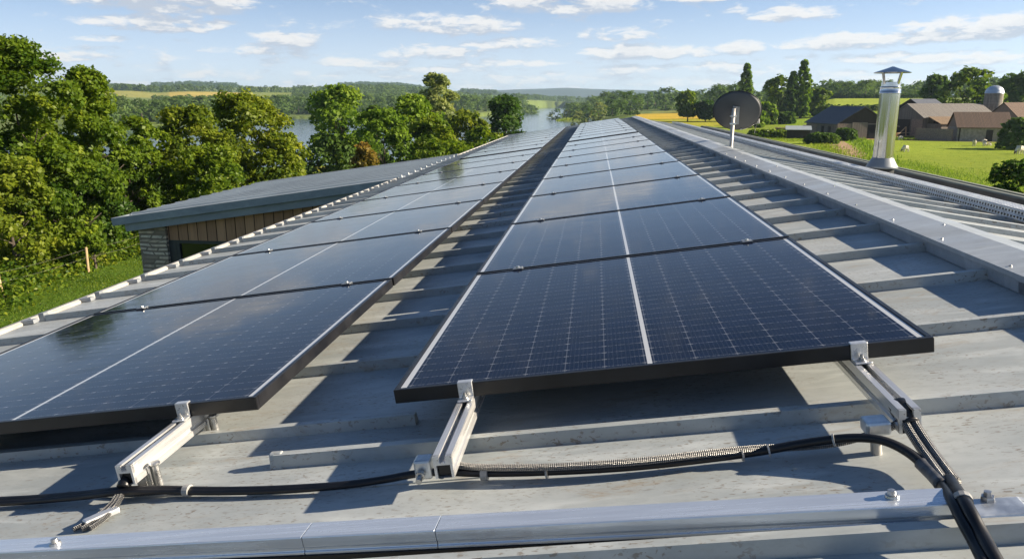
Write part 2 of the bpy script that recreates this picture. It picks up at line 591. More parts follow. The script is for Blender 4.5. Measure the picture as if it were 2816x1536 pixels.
WATER_Z = -6.0
LK_X = [-9000, 100, 400, 700, 1000, 1200, 1260, 1310, 1335, 1365, 1420, 1445, 1475, 1495, 1520, 1600, 9000]
LK_1 = [150, 150, 150, 150, 160, 175, 180, 185, 190, 195, 205, 215, 230, 250, 420, 420, 420]
LK_2 = [360, 380, 430, 600, 610, 640, 760, 960, 1350, 1700, 1720, 1640, 1500, 330, 400, 400, 400]


def terrain(x, y):
    px, d = polar(x, y)
    sc = interp(px, [-3000, 240, 330, 400, 480, 600, 700, 830, 915, 1000, 1060, 1200, 1300, 1400, 1500, 1700], [.9, .98, .96, .88, .97, .90, .90, .90, 1.02, .98, .84, .62, .45, .22, .1, .05])
    zl = interp(d, [0, 45, 150, 430, 600, 760, 900, 1080, 1340, 1600, 2050, 2350, 2700, 3300, 5000, 9000], [0, 0, -5, -5, -4.6, -2.0, 2, 7, 25, 27, 32, 47, 62, 54, 20, 0])
    zl = np.where(zl > 0, zl * sc, zl)
    s2 = interp(px, [1400, 1600, 1850, 2000, 2100, 2700], [0, 0, .15, .65, 1, 1.05])
    zr = interp(d, [0, 200, 300, 420, 600, 900, 5000, 9000], [0, 0, 3.0, 8.2, 9, 5, 2, 0]) * s2
    w = sstep(px, 1440, 1600)
    z = zl * (1 - w) + zr * w
    # far blue ridge
    amp = interp(px, [-2000, 900, 1150, 1300, 1430, 1560, 1680, 1800, 2000, 2300, 2530, 2800], [40, 50, 62, 84, 100, 90, 78, 55, 42, 50, 72, 60])
    z = z + amp * np.exp(-((d - 5400) / 650) ** 2) + 0.55 * amp * np.exp(-((d - 4300) / 380) ** 2) * sstep(px, 1350, 1600)
    z = z + np.where(d > 600, np.clip((d - 600) / 2000, 0, 1) * 3.5 * vnoise(x / 260, y / 260, 3), 0)
    d1 = interp(px, LK_X, LK_1)
    d2 = interp(px, LK_X, LK_2) * (1 + 0.03 * vnoise(px / 40, px / 55, 5))
    m = sstep(d, d1 - 14, d1 + 10) * (1 - sstep(d, d2 - 0.012 * d2, d2 + 0.012 * d2)) * (d2 > d1 + 5)
    # reedy spit in the reach
    spit = np.exp(-((px - 1440) / 46.) ** 4) * sstep(d, 455, 490) * (1 - sstep(d, 585, 640)) * (px < 1500)
    m = np.clip(m - spit * 0.75, 0, 1)
    bank = np.minimum(z, np.where(d < 400, z, -4.6 + np.clip((d - d2) / 260, 0, 1) * 200))
    z = np.where(px < 1520, bank, z)
    return z * (1 - m) + (-8.6) * m


FIELDS = [  # px range, distance range, colour (linear)
    (285, 385, 445, 900, (0.190, 0.235, 0.030)), (425, 612, 1100, 1335, (0.46, 0.35, 0.085)), (240, 425, 1150, 1335, (0.30, 0.28, 0.07)), (612, 740, 1090, 1330, (0.20, 0.23, 0.05)),
    (600, 850, 2060, 2730, (0.27, 0.29, 0.07)), (1165, 1300, 1700, 2350, (0.125, 0.235, 0.035)), (1225, 1335, 1500, 1700, (0.24, 0.26, 0.06)), (1115, 1165, 1800, 2300, (0.18, 0.24, 0.05)), (430, 600, 1700, 2000, (0.24, 0.27, 0.06)),
    (1340, 1480, 2500, 2900, (0.17, 0.2, 0.06)), (1330, 1600, 3300, 3600, (0.16, 0.19, 0.07)),
    (1600, 1830, 300, 430, (0.55, 0.37, 0.040)), (1640, 1800, 440, 520, (0.24, 0.24, 0.06)), (1600, 1900, 215, 300, (0.36, 0.33, 0.03)),
    (1985, 2345, 215, 305, (0.225, 0.310, 0.022)), (2000, 2345, 312, 420, (0.290, 0.340, 0.035)), (1900, 1990, 300, 430, (0.26, 0.28, 0.03)),
    (780, 900, 62, 130, (0.36, 0.33, 0.035)), (1820, 2000, 150, 215, (0.21, 0.26, 0.028)),
]


def build_terrain():
    az = np.concatenate([np.linspace(-180, -48, 60)[:-1], np.linspace(-48, 44, 760), np.linspace(44, 180, 60)[1:]])
    az = np.radians(az)
    rr = np.concatenate([np.linspace(1.0, 60, 44), np.geomspace(62, 2000, 210), np.geomspace(2030, 9500, 90)])
    A, RR = np.meshgrid(az, rr)
    x, y = RR * np.sin(A), RR * np.cos(A)
    z = terrain(x, y)
    px, d = polar(x, y)
    n1 = vnoise(x / 9, y / 9, 11)
    n2 = vnoise(x / 45, y / 45, 12)
    base = np.zeros(x.shape + (3,))
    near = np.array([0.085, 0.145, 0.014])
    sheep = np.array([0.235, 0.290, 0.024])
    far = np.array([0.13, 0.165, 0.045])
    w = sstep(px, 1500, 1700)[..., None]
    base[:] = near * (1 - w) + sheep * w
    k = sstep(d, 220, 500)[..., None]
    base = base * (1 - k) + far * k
    for (a, b, c, e, col) in FIELDS:
        wob = 0.04 * n2
        m = sstep(px, a - 4, a + 4) * (1 - sstep(px, b - 4, b + 4)) * sstep(d, c * (1 + wob) * 0.99, c * (1 + wob) * 1.01) * (1 - sstep(d, e * (1 + wob) * .99, e * (1 + wob) * 1.01))
        m = m[..., None]
        base = base * (1 - m) + np.array(col) * m
    fr = sstep(d, 3300, 4000)[..., None]
    base = base * (1 - fr) + np.array([0.030, 0.050, 0.032]) * fr
    # dry scuffed strip below the hedge on the left, earth yard at the farm
    yard = sstep(px, 2130, 2170) * (1 - sstep(px, 2480, 2560)) * sstep(d, 147, 151) * (1 - sstep(d, 185, 190))
    base = base * (1 - yard[..., None]) + np.array([0.34, 0.21, 0.12]) * yard[..., None]
    reed = np.exp(-((px - 1440) / 50.) ** 4) * sstep(d, 440, 470) * (1 - sstep(d, 600, 660))
    base = base * (1 - reed[..., None]) + np.array([0.12, 0.15, 0.04]) * reed[..., None]
    base *= (1 + 0.10 * n1 + 0.10 * n2)[..., None]
    nr, na = x.shape
    vs = np.stack([x, y, z], -1).reshape(-1, 3)
    i = np.arange(nr - 1)[:, None] * na + np.arange(na - 1)[None, :]
    fs = np.stack([i, i + 1, i + 1 + na, i + na], -1).reshape(-1, 4)
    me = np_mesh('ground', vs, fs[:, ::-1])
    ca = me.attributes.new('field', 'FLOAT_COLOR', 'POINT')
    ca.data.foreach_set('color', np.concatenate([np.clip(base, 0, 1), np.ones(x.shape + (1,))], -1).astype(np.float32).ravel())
    me.polygons.foreach_set('use_smooth', np.ones(len(fs), dtype=bool))
    m, t, b = mat('grassland', (0.1, 0.15, 0.02), 0.95, 0.0, 0.1)
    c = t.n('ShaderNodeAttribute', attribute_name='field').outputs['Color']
    v = coord(t)
    g1 = t.noise(v, 0.6, 6, 0.7)
    g2 = t.noise(t.scl(v, 1, 1, 1), 5.0, 4, 0.7)
    c = t.mix(t.step(g1, 0.35, 0.62, 0.0, 0.50), c, t.mix(1.0, c, (0.55, 0.72, 0.6), 'MULTIPLY'))
    c = t.mix(t.step(g2, 0.40, 0.70, 0.0, 0.40), c, t.mix(1.0, c, (1.35, 1.2, 1.1), 'MULTIPLY'))
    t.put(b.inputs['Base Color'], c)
    bump(t, b, t.m('ADD', g2, g1), 0.7, 0.25)
    me.materials.append(m)
    o = bpy.data.objects.new('ground', me)
    COL.objects.link(o)
    tag(o, 'grassy fields and hills around the building', None, None, 'structure')
    # water
    mw, t, b = mat('lake_water', (0.055, 0.095, 0.125), 0.10, 0.0, 0.5)
    v = coord(t)
    bump(t, b, t.noise(t.scl(v, 0.35, 0.9, 1), 1.0, 4, 0.6), 0.25, 0.25)
    b.inputs['IOR'].default_value = 1.33
    wb = MB()
    wb.quad((-2600, 60, WATER_Z), (900, 60, WATER_Z), (900, 2300, WATER_Z), (-2600, 2300, WATER_Z))
    o = wb.build('lake_water', mw)
    tag(o, 'calm blue lake between the trees', None, None, 'structure')


def np_mesh(name, vs, fs):
    me = bpy.data.meshes.new(name)
    vs = np.asarray(vs, dtype=np.float32)
    fs = np.asarray(fs, dtype=np.int32)
    k = fs.shape[1]
    me.vertices.add(len(vs))
    me.vertices.foreach_set('co', vs.ravel())
    me.loops.add(fs.size)
    me.loops.foreach_set('vertex_index', fs.ravel())
    me.polygons.add(len(fs))
    me.polygons.foreach_set('loop_start', np.arange(0, fs.size, k, dtype=np.int32))
    me.polygons.foreach_set('loop_total', np.full(len(fs), k, dtype=np.int32))
    me.update(calc_edges=True)
    return me


build_terrain()


def tz(x, y):
    return float(terrain(np.array([x]), np.array([y]))[0])

# ------------------------------------------------------------------ the main building
RY0, RY1 = -3.0, 24.6                          # roof length along the ridge
UE = -2.93                                     # eave
VE = 2.02                                      # right eave
ROT_L, ROT_R = (0, -AL, 0), (0, AL, 0)
ORL, ORR = L(0, 0, 0), RS(0, 0, 0)             # origins of the two slope frames


def rib(mb, u0, u1, y, h=0.031, wb=0.028, wt=0.014, z0=-0.002):
    mb.prism([(y - wb / 2, z0), (y + wb / 2, z0), (y + wt / 2, h), (y - wb / 2 + 0.0008, h)], lambda p, q, t: (t, p, q), u0, u1)


def build_main():
    root = empty('low_pitched_building', (0, 10, 0), (0, 0, 0), 'long building under the weathered zinc roof that carries the solar panels', 'building')
    inv = Matrix.Translation((0, -10, 0))

    def put(o):
        o.location = inv @ Vector(o.location)
        return o
    mb = MB()
    mb.box(UE, UR, RY0, RY1, -0.02, 0.0)
    for k in range(-8, 52):
        y = 1.43 + 0.43 * k
        if not (RY0 + .1 < y < RY1 - .1): continue
        if k == 0:
            rib(mb, -0.775, UR - 0.005, y)
        elif k == -1:
            rib(mb, UE + 0.1, UR - 0.005, y)
        elif y < 1.4:
            rib(mb, UE + 0.1, UR - 0.005, y)
        else:
            rib(mb, -0.30, UR - 0.005, y)
    for k in range(0, 54):
        y = 1.60 + 0.435 * k
        if y > RY1 - .1: break
        rib(mb, UE + 0.075, -0.30 if k else -0.50, y, 0.031 if k else 0.026)
    # worn patch where the two sheets lap, seam lines in the front pan
    mb.box(-0.78, -0.30, 1.30, 1.335, 0.0, 0.0025)
    rs = put(mb.build('roof_slope', M['zinc'], root, ORL, ROT_L))
    tag(rs, 'zinc slope with standing seams under the solar panels')
    # rounded cap on the cut end of the seam
    cb = MB()
    cb.prism([(1.43 - .0165, -.002), (1.43 + .0165, -.002), (1.43 + .0095, .030), (1.43 + .005, .034), (1.43 - .005, .034), (1.43 - .0095, .030)], lambda p, q, t: (t, p, q), -0.786, -0.758)
    put(cb.build('seam_cap', M['zinc'], root, ORL, ROT_L, bevel=0.004))
    # pale lip along the eave with the seam clips
    lb = MB()
    for y0, y1 in ((RY0, 10.64), (15.5, RY1)):
        lb.prism([(UE - 0.075, -0.05), (UE - 0.012, -0.05), (UE - 0.004, 0.010), (UE - 0.018, 0.020), (UE - 0.062, 0.016), (UE - 0.075, -0.01)], lambda p, q, t: (p, t, q), y0, y1)
    put(lb.build('eave_lip', M['lip'], root, ORL, ROT_L))
    kb = MB()
    kb.box(0.055, 0.085, -0.016, 0.016, 0.001, 0.043)
    kb.box(-0.012, 0.053, -0.055, -0.020, 0.003, 0.022)
    km = kb.mesh('seam_clip', M['steel_grey'])
    for k in range(0, 21):
        o = bpy.data.objects.new('seam_clip', km)
        COL.objects.link(o)
        o.parent = root
        o.location = L(UE, 1.60 + 0.435 * k, 0)
        o.rotation_euler = ROT_L
        put(o)
    # right slope
    mb = MB()
    mb.box(0.0, VE, RY0, RY1, -0.02, 0.0)
    for k in range(-9, 52):
        y = 1.50 + 0.44 * k
        if RY0 + .1 < y < RY1 - .1: rib(mb, 0.10, VE - 0.04, y, 0.024, 0.085, 0.060)
    r2 = put(mb.build('roof_slope', M['zinc'], root, ORR, ROT_R))
    tag(r2, 'far zinc slope falling away behind the ridge')
    # ridge cap: upstand, sloping wing, fold, short far wing; lapped in lengths
    FW = 0.072
    joints = [RY0, 2.05, 4.9, 7.15, 9.6, 12.6, 15.6, 18.6, 21.6, RY1]
    for i in range(len(joints) - 1):
        a, b = joints[i], joints[i + 1] + (0.06 if i < len(joints) - 2 else 0)
        e = 0.0035 * (i % 2)
        ub = MB()
        prof = [(UR - 0.055, -0.001 + e), (UR - 0.035, -0.001 + e), (UR - 0.033, 0.046 + e), (UR + FW, 0.0505 + e), (UR + FW, 0.058 + e), (UR - 0.060, 0.054 + e), (UR - 0.063, 0.041 + e), (UR - 0.055, 0.039 + e)]
        prof = [(p[0], p[1]) for p in prof]
        ub.prism(prof, lambda p, q, t: (p, t, q), a, b)
        # far wing beyond the fold, drawn in the same frame: falls at twice the pitch
        f0 = UR + FW
        c2, s2 = math.cos(2 * AL), math.sin(2 * AL)
        k1 = 0.105
        ub.prism([(f0 + 0.0006, 0.0505 + e), (f0 + 0.0006, 0.0575 + e), (f0 + k1 * c2, 0.0575 + e - k1 * s2), (f0 + (k1 + .006) * c2, 0.026 + e - k1 * s2), (f0 + k1 * c2 - .004, 0.026 + e - k1 * s2), (f0 + k1 * c2 - .006, 0.0515 + e - k1 * s2)], lambda p, q, t: (p, t, q), a, b)
        put(ub.build('ridge_cap', M['zinc_cap'], root, ORL, ROT_L))
    # screws along the cap
    sm_ = MB().lathe([(0.0, 0.0055), (0.004, 0.005), (0.0045, 0), (0.008, -0.0005), (0.008, -0.004)], 10).mesh('cap_screw', M['bolt'])
    for k in range(56):
        y = 0.9 + 0.43 * k
        if y > RY1: break
        for du, dy, ok in ((-0.035, 0, True), (0.060, 0.21, k % 3 == 1)):
            if not ok: continue
            o = bpy.data.objects.new('cap_screw', sm_)
            COL.objects.link(o)
            o.parent = root
            o.location = L(UR + du, y + dy, 0.0565 + (0.0015 if du > 0 else 0))
            o.rotation_euler = ROT_L
            put(o)
    # right edge: black gutter and a mossy coping board beyond
    gb = MB()
    gb.prism([(VE - 0.02, -0.06), (VE + 0.15, -0.06), (VE + 0.15, 0.062), (VE + 0.135, 0.062), (VE + 0.135, -0.045), (VE - 0.02, -0.045)], lambda p, q, t: (p, t, q), RY0, RY1 + .2)
    put(gb.build('gutter', M['gutter_dark'], root, ORR, ROT_R))
    gb = MB()
    gb.prism([(VE + 0.1505, -0.25), (VE + 0.60, -0.25), (VE + 0.60, 0.070), (VE + 0.58, 0.083), (VE + 0.17, 0.080), (VE + 0.1505, 0.068)], lambda p, q, t: (p, t, q), RY0, RY1 + .2)
    gb.prism([(VE + 0.29, 0.0805), (VE + 0.31, 0.0805), (VE + 0.31, 0.092), (VE + 0.29, 0.092)], lambda p, q, t: (p, t, q), RY0, RY1 + .2)
    put(gb.build('coping', M['coping'], root, ORR, ROT_R))
    # verge strip at the far end
    vb = MB()
    vb.box(UE - .07, UR, RY1 + .001, RY1 + 0.05, -0.15, 0.035)
    put(vb.build('verge_trim', M['zinc_cap'], root, ORL, ROT_L))
    # walls
    wb = MB()
    xl, xr = L(UE + 0.25, 0, 0).x, RS(VE + .3, 0, 0).x
    zl, zr = L(UE + 0.25, 0, -0.03).z, RS(VE + 0.3, 0, -0.26).z
    zc = CREST.z - 0.03
    y0, y1 = RY0 + 0.2, RY1 - 0.1
    wb.quad((xl, y0, -.8), (xl, y0, zl), (xl, y1, zl), (xl, y1, -.8))
    wb.quad((xr, y0, -.8), (xr, y1, -.8), (xr, y1, zr), (xr, y0, zr))
    for y in (y0, y1):
        wb.quad((xl, y, -.8), (xr, y, -.8), (xr, y, zr), (CREST.x, y, zc), (xl, y, zl))
    put(wb.build('wall', M['render'], root))
    return root


build_main()


def stone_mat():
    m, t, b = mat('coursed_stone', (0.3, 0.26, 0.2), 0.9, 0.0, 0.2)
    v = coord(t)
    sp = t.n('ShaderNodeSeparateXYZ', i_0=v)
    q = t.n('ShaderNodeCombineXYZ', i_0=t.m('ADD', sp.outputs[0], sp.outputs[1]), i_1=sp.outputs[2])
    q2 = t.vm('ADD', q.outputs[0], t.n('ShaderNodeCombineXYZ', i_0=t.m('MULTIPLY', t.noise(t.scl(v, 0.1, 0.1, 3.0), 1.4, 1), 0.9), i_1=t.m('MULTIPLY', t.noise(v, 1.3, 2), 0.09)).outputs[0])
    br = t.n('ShaderNodeTexBrick', offset=0.37, squash=1.5, squash_frequency=3)
    for k, val in (('Vector', q2), ('Scale', 1.0), ('Mortar Size', 0.016), ('Mortar Smooth', 0.3), ('Bias', 0.0), ('Brick Width', 0.19), ('Row Height', 0.066)):
        t.put(br.inputs[k], val)
    for k, val in (('Color1', (0, 0, 0, 1)), ('Color2', (1, 1, 1, 1)), ('Mortar', (0.5, 0.5, 0.5, 1))):
        br.inputs[k].default_value = val
    g = t.n('ShaderNodeSeparateColor', i_0=br.outputs['Color']).outputs[0]
    c = t.mix(t.step(g, 0.0, 0.45), (0.34, 0.27, 0.19), (0.82, 0.67, 0.47))
    c = t.mix(t.step(g, 0.5, 1.0), c, (0.86, 0.76, 0.58))
    c = t.mix(br.outputs['Fac'], c, (0.34, 0.275, 0.195))
    c = t.mix(t.step(t.noise(v, 9, 5, .7), 0.35, 0.7, 0, 0.4), c, (0.14, 0.12, 0.10))
    t.put(b.inputs['Base Color'], c)
    bump(t, b, t.m('ADD', t.m('SUBTRACT', 1.0, br.outputs['Fac']), t.m('MULTIPLY', g, 0.6)), 0.9, 0.03)
    return m


def board_mat(name, period, cols, axis=0, gap=0.05, rough=0.75, vert=True):
    """boards: each of its own tint, dark gap between"""
    m, t, b = mat(name, cols[0], rough, 0.0, 0.25)
    v = coord(t)
    sp = t.n('ShaderNodeSeparateXYZ', i_0=v)
    x = t.m('DIVIDE', t.m('ADD', sp.outputs[0], sp.outputs[1]) if axis == 3 else sp.outputs[axis], period)
    fr, fl = t.m('FRACT', x), t.m('FLOOR', x)
    wn = t.n('ShaderNodeTexWhiteNoise', noise_dimensions='1D')
    t.put(wn.inputs['W'], fl)
    c = t.mix(wn.outputs['Value'], cols[0], cols[1])
    gr = t.noise(t.scl(v, *((26, 26, 1.5) if vert else (1.5, 26, 26))), 1.3, 5, 0.65, 0.5)
    c = t.mix(t.step(gr, 0.4, 0.75, 0, 0.55), c, cols[2])
    gp = t.m('MAXIMUM', t.step(fr, gap, gap * 0.5), t.step(fr, 1 - gap, 1 - gap * 0.5))
    c = t.mix(gp, c, tuple(k * 0.12 for k in cols[2]))
    t.put(b.inputs['Base Color'], c)
    bump(t, b, t.m('SUBTRACT', t.m('MULTIPLY', gr, 0.2), gp), 0.7, 0.015)
    return m


M['stone'] = stone_mat()
M['cedar'] = board_mat('cedar_boards', 0.155, ((0.64, 0.365, 0.195), (0.43, 0.245, 0.135), (0.28, 0.16, 0.09)))
M['winglass'] = mat('window_glass', (0.012, 0.015, 0.014), 0.03, 0.0, 0.8)[0]
M['winframe'] = simple('grey_window_frame', (0.055, 0.06, 0.06), 0.45, 0.1, 0.1, 4)


def build_wing():
    """side wing, its roof in one plane with the main slope"""
    y0, y1, ul = 10.66, 15.45, -7.36
    root = empty('side_wing', (-5.2, 12.5, 0), (0, 0, 0), 'side wing with grey metal roof, cedar cladding and a stone corner', 'building')
    inv = Vector((5.2, -12.5, 0))

    def put(o):
        o.location = Vector(o.location) + inv
        return o
    rb = MB()
    rb.box(ul, UE - 0.002, y0, y1, -0.03, -0.005)
    k = 0
    y = y0 + 0.02
    while y < y1:
        rib(rb, ul + 0.03, UE - 0.02, y + 0.2, 0.034, 0.045, 0.028, -0.006)
        y += 0.42
    put(rb.build('roof', M['zinc_grey'], root, ORL, ROT_L))
    fb = MB()                                   # fascia round the verge and the eave, in two steps
    fb.box(ul - 0.10, UE - 0.08, y0 - 0.13, y0 - 0.001, -0.108, 0.012)
    fb.box(ul - 0.10, ul - 0.001, y0 + 0.001, y1 + 0.05, -0.108, 0.010)
    fb.box(ul - 0.10, UE - 0.08, y1 + 0.001, y1 + 0.08, -0.108, 0.030)
    put(fb.build('fascia', M['zinc_dark'], root, ORL, ROT_L, bevel=0.006))
    fb = MB()
    fb.box(ul + 0.13, UE - 0.06, y0 - 0.075, y0 + 0.05, -0.225, -0.1082)
    fb.box(ul + 0.06, ul + 0.13, y0 - 0.075, y1, -0.225, -0.1082)
    fb.box(ul + 0.131, UE - 0.06, y0 + 0.051, y1, -0.185, -0.150)
    put(fb.build('soffit_board', M['zinc_dark'], root, ORL, ROT_L, bevel=0.004))
    a = L(ul + 0.22, y0, 0)
    bpt = L(UE - 0.02, y0, 0)
    xs0, xs1, xe = a.x, a.x + 0.44, bpt.x
    yf = y0 + 0.10

    def zt_(x):
        u = (x + SA * (-D0)) / CA               # invert L for x at h = 0 (close enough)
        return L(u, 0, -0.19).z
    sb = MB()
    n = 1
    sb.quad((xs0, yf - .06, -1.2), (xs1, yf - .06, -1.2), (xs1, yf - .06, zt_(xs1)), (xs0, yf - .06, zt_(xs0)))
    sb.quad((xs0, yf - .06, -1.2), (xs0, yf - .06, zt_(xs0)), (xs0, y1 - .2, zt_(xs0)), (xs0, y1 - .2, -1.2))
    sb.quad((xs1, yf - .06, -1.2), (xs1, yf + .3, -1.2), (xs1, yf + .3, zt_(xs1)), (xs1, yf - .06, zt_(xs1)))
    sb.quad((xs0, y1 - .2, -1.2), (xs0, y1 - .2, zt_(xs0)), (xe, y1 - .2, zt_(xe)), (xe, y1 - .2, -1.2))
    put(sb.build('stone_pier', M['stone'], root))
    zw = zt_(xs1) - 0.27   # head of the window band
    cb = MB()
    cb.quad((xs1, yf, zw), (xe, yf, zw), (xe, yf, zt_(xe)), (xs1, yf, zt_(xs1)))
    cb.quad((xs1, yf, -1.2), (xe, yf, -1.2), (xe, yf, zw - 1.25), (xs1, yf, zw - 1.25))
    put(cb.build('timber_wall', M['cedar'], root))
    # window band: frame, panes
    xw = xs1 + 0.12
    for i in range(3):
        x0_, x1_ = xw + i * 1.02, xw + i * 1.02 + 0.98
        wf = MB()
        f = 0.05
        wf.box(x0_, x1_, yf + .0, yf + .08, zw - f, zw - .001)
        wf.box(x0_, x1_, yf + .0, yf + .08, zw - 1.24, zw - 1.24 + f)
        wf.box(x0_, x0_ + f, yf + .002, yf + .078, zw - 1.24 + f, zw - f)
        wf.box(x1_ - f, x1_, yf + .002, yf + .078, zw - 1.24 + f, zw - f)
        w = put(wf.build('window', M['winframe'], root))
        pb = MB()
        pb.box(x0_ + f, x1_ - f, yf + .035, yf + .05, zw - 1.24 + f, zw - f)
        p = pb.build('pane', M['winglass'], w)
    jb = MB()
    jb.box(xs1, xw - .001, yf + .0, yf + .10, zw - 1.25, zw)
    jb.box(xw + 3.04, xe, yf + .0, yf + .10, zw - 1.25, zw)
    put(jb.build('jamb_board', M['winframe'], root))
    return root


build_wing()

# ------------------------------------------------------------------ solar panels, rails and clamps
HT = 0.117                                      # panel top over the sheet
FT = 0.032                                      # frame depth
M['cell_r'] = panel_mat('solar_cells_right', 1.13, 1.15)
M['cell_l'] = panel_mat('solar_cells_left', 1.30, 1.205)


def panel_proto(w, l, cell):
    root = empty('solar_panel')
    fb = MB()
    t = 0.011
    fb.box(-w / 2, w / 2, 0, t, -FT, 0)
    fb.box(-w / 2, w / 2, l - t, l, -FT, 0)
    fb.box(-w / 2, -w / 2 + t, t, l - t, -FT, 0)
    fb.box(w / 2 - t, w / 2, t, l - t, -FT, 0)
    fb.build('panel_frame', M['frame'], root, bevel=0.0012, seg=1)
    gb = MB()
    gb.box(-w / 2 + t, w / 2 - t, t, l - t, -0.008, -0.0022)
    gb.build('cell_glass', cell, root)
    return root


def copy_tree(o, parent=None):
    c = o.copy()
    COL.objects.link(c)
    c.parent = parent
    for ch in list(o.children):
        copy_tree(ch, c)
    return c


ORD = ['front', 'second', 'third', 'fourth', 'fifth', 'sixth', 'seventh', 'eighth', 'ninth', 'tenth', 'eleventh']


def column(side, u, w, l, pitch, start, n, cell, where, proto=None):
    random.seed(5 + n)
    for i in range(n):
        o = proto if (proto and i == 0 and not proto.get('label')) else copy_tree(proto)
        o.location = L(u + random.uniform(-.002, .002), start + pitch * i, HT)
        o.rotation_euler = ROT_L
        tag(o, (ORD[i] + ' solar panel from the camera in the ' + where) if i else 'frontmost solar panel of the ' + where, 'solar panel', 'solar panels on the zinc roof')


UR_C, UL_C = 0.052, -1.51
pr = panel_proto(1.13, 1.150, M['cell_r'])
column('r', UR_C, 1.13, 1.15, 1.170, 1.515, 9, M['cell_r'], 'nearer array beside the ridge', pr)
column('r', UR_C, 1.13, 1.15, 1.170, 12.35, 9, M['cell_r'], 'far array beside the ridge', pr)
pl = panel_proto(1.30, 1.205, M['cell_l'])
column('l', UL_C, 1.30, 1.205, 1.225, 1.56, 8, M['cell_l'], 'nearer array beside the eave', pl)
column('l', UL_C - 0.02, 1.30, 1.205, 1.225, 11.62, 8, M['cell_l'], 'far array beside the eave', pl)

RAIL_TOP = HT - FT - 0.001


def rail(u, y0, y1, gaps, ends, label, feet, shift=0.0):
    """double-channel aluminium rail with clamps; frame at (u, 0)"""
    root = empty('mounting_rail', L(u, y0, 0), ROT_L, label, 'mounting rail', 'aluminium rails under the panels')
    ln = y1 - y0
    t = RAIL_TOP
    h, w = 0.044, 0.036
    # profile: two top lips with a slot between, side grooves, hollow below
    a = w / 2
    prof = [(-a, t - h), (a, t - h), (a, t - h + .012), (a - .005, t - h + .014), (a - .005, t - h + .022), (a, t - h + .024), (a, t), (0.006, t), (0.006, t - .005), (0.011, t - .006), (0.011, t - .016), (-0.011, t - .016), (-0.011, t - .006), (-0.006, t - .005), (-0.006, t), (-a, t), (-a, t - h + .024), (-a + .005, t - h + .022), (-a + .005, t - h + .014), (-a, t - h + .012)]
    rb = MB()
    rb.prism(prof, lambda p, q, s: (p, s, q), 0.0, ln, cap=False)
    # open end: a black plate in the hollow stands in for its inner shade
    rb.build('rail_bar', M['alu'], root)
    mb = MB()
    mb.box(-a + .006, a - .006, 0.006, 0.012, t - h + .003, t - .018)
    mb.build('mouth_shade', M['black'], root)
    eb = MB()
    eb.prism([(-a, t - h), (-a + .005, t - h), (-a + .005, t - .018), (a - .005, t - .018), (a - .005, t - h), (a, t - h), (a, t), (.006, t), (.006, t - .014), (-.006, t - .014), (-.006, t), (-a, t)], lambda p, q, s: (p, s, q), -0.0015, 0.0055)
    eb.build('rail_end', M['alu'], root)
    # feet standing on the sheet
    for fy in feet:
        fb = MB()
        fb.box(a + .001, a + .007, fy - .010, fy + .010, 0.004, t - h + .018)
        fb.lathe([(.0075, 0.001), (.0075, t - h + .016), (.011, t - h + .017), (.011, t - h + .023), (.0, t - h + .024)], 10, (a + .016, fy, 0))
        fb.box(-a + .006, a - .006, fy - .010, fy + .010, 0.0005, t - h - .0005)
        fb.build('foot', M['bolt'], root, bevel=0.0015, seg=1)
    for gy, d in ends:                         # end clamps: z-shaped plate over the frame edge with a bolt
        cb = MB()
        y = gy - y0
        hw = 0.0165
        tt = HT - shift
        cb.prism([(y + .012 * d, tt + .0008), (y + .012 * d, tt + .0045), (y - .0045 * d, tt + .0045), (y - .0045 * d, t + .0048), (y - .030 * d, t + .0048), (y - .030 * d, t + .0008), (y - .0008 * d, t + .0008), (y - .0008 * d, tt + .0008)], lambda p, q, s: (s, p, q), -hw, hw)
        c = cb.build('end_clamp', M['alu'], root, bevel=0.0012, seg=1)
        bb = MB()
        bb.lathe([(.0, t + .019), (.003, t + .0185), (.0035, t + .012), (.0065, t + .0118), (.0065, t + .007), (.009, t + .0068), (.009, t + .005)], 12, (0, y - .017 * d, 0))
        bb.build('bolt', M['bolt'], c, smooth='auto')
    for gy in gaps:
        cb = MB()
        y = gy - y0
        cb.box(-.017, .017, y - .017, y + .017, HT + .0008, HT + .004)
        cb.box(-.020, .020, y - .0085, y - .0045, HT - .022, HT + .0007)
        cb.box(-.020, .020, y + .0045, y + .0085, HT - .022, HT + .0007)
        c = cb.build('mid_clamp', M['steel_grey'], root)
        bb = MB()
        bb.lathe([(.0, HT + .0105), (.0055, HT + .010), (.0065, HT + .0048)], 8, (0, y, 0))
        bb.build('bolt', M['bolt'], c)
    return root


gR = [1.505 + 1.17 * k for k in range(1, 9)]
gL = [1.55 + 1.225 * k for k in range(1, 8)]
gR2 = [12.34 + 1.17 * k for k in range(1, 9)]
gL2 = [11.61 + 1.225 * k for k in range(1, 8)]
ftR = [0.62, 1.7, 3.2, 4.8, 6.4, 8.0, 9.6]
rail(-0.352, 1.235, 12.1, gR, [(1.515, 1)], 'middle rail at the front, its open end above the black cable run', ftR)
rail(0.470, 1.262, 12.1, gR, [(1.515, 1)], 'front rail nearest the ridge, braided cable leaving its open end', ftR)
rail(-1.048, 1.318, 11.4, gL, [(1.56, 1)], 'front rail under the right side of the eave array, sunlit white', [0.05, 0.30, 1.6, 3.0, 4.5, 6.0, 7.5, 9.0])
rail(-1.930, 1.318, 11.4, gL, [(1.56, 1)], 'front rail nearest the eave, hidden but for its clamps', [0.10, 1.6, 3.0, 4.5, 6.0, 7.5, 9.0])
rail(-0.352, 12.3, 22.95, gR2, [], 'left rail under the far array beside the ridge', [0.1, 2, 4, 6, 8, 10])
rail(0.470, 12.3, 22.95, gR2, [], 'right rail under the far array beside the ridge', [0.1, 2, 4, 6, 8, 10])
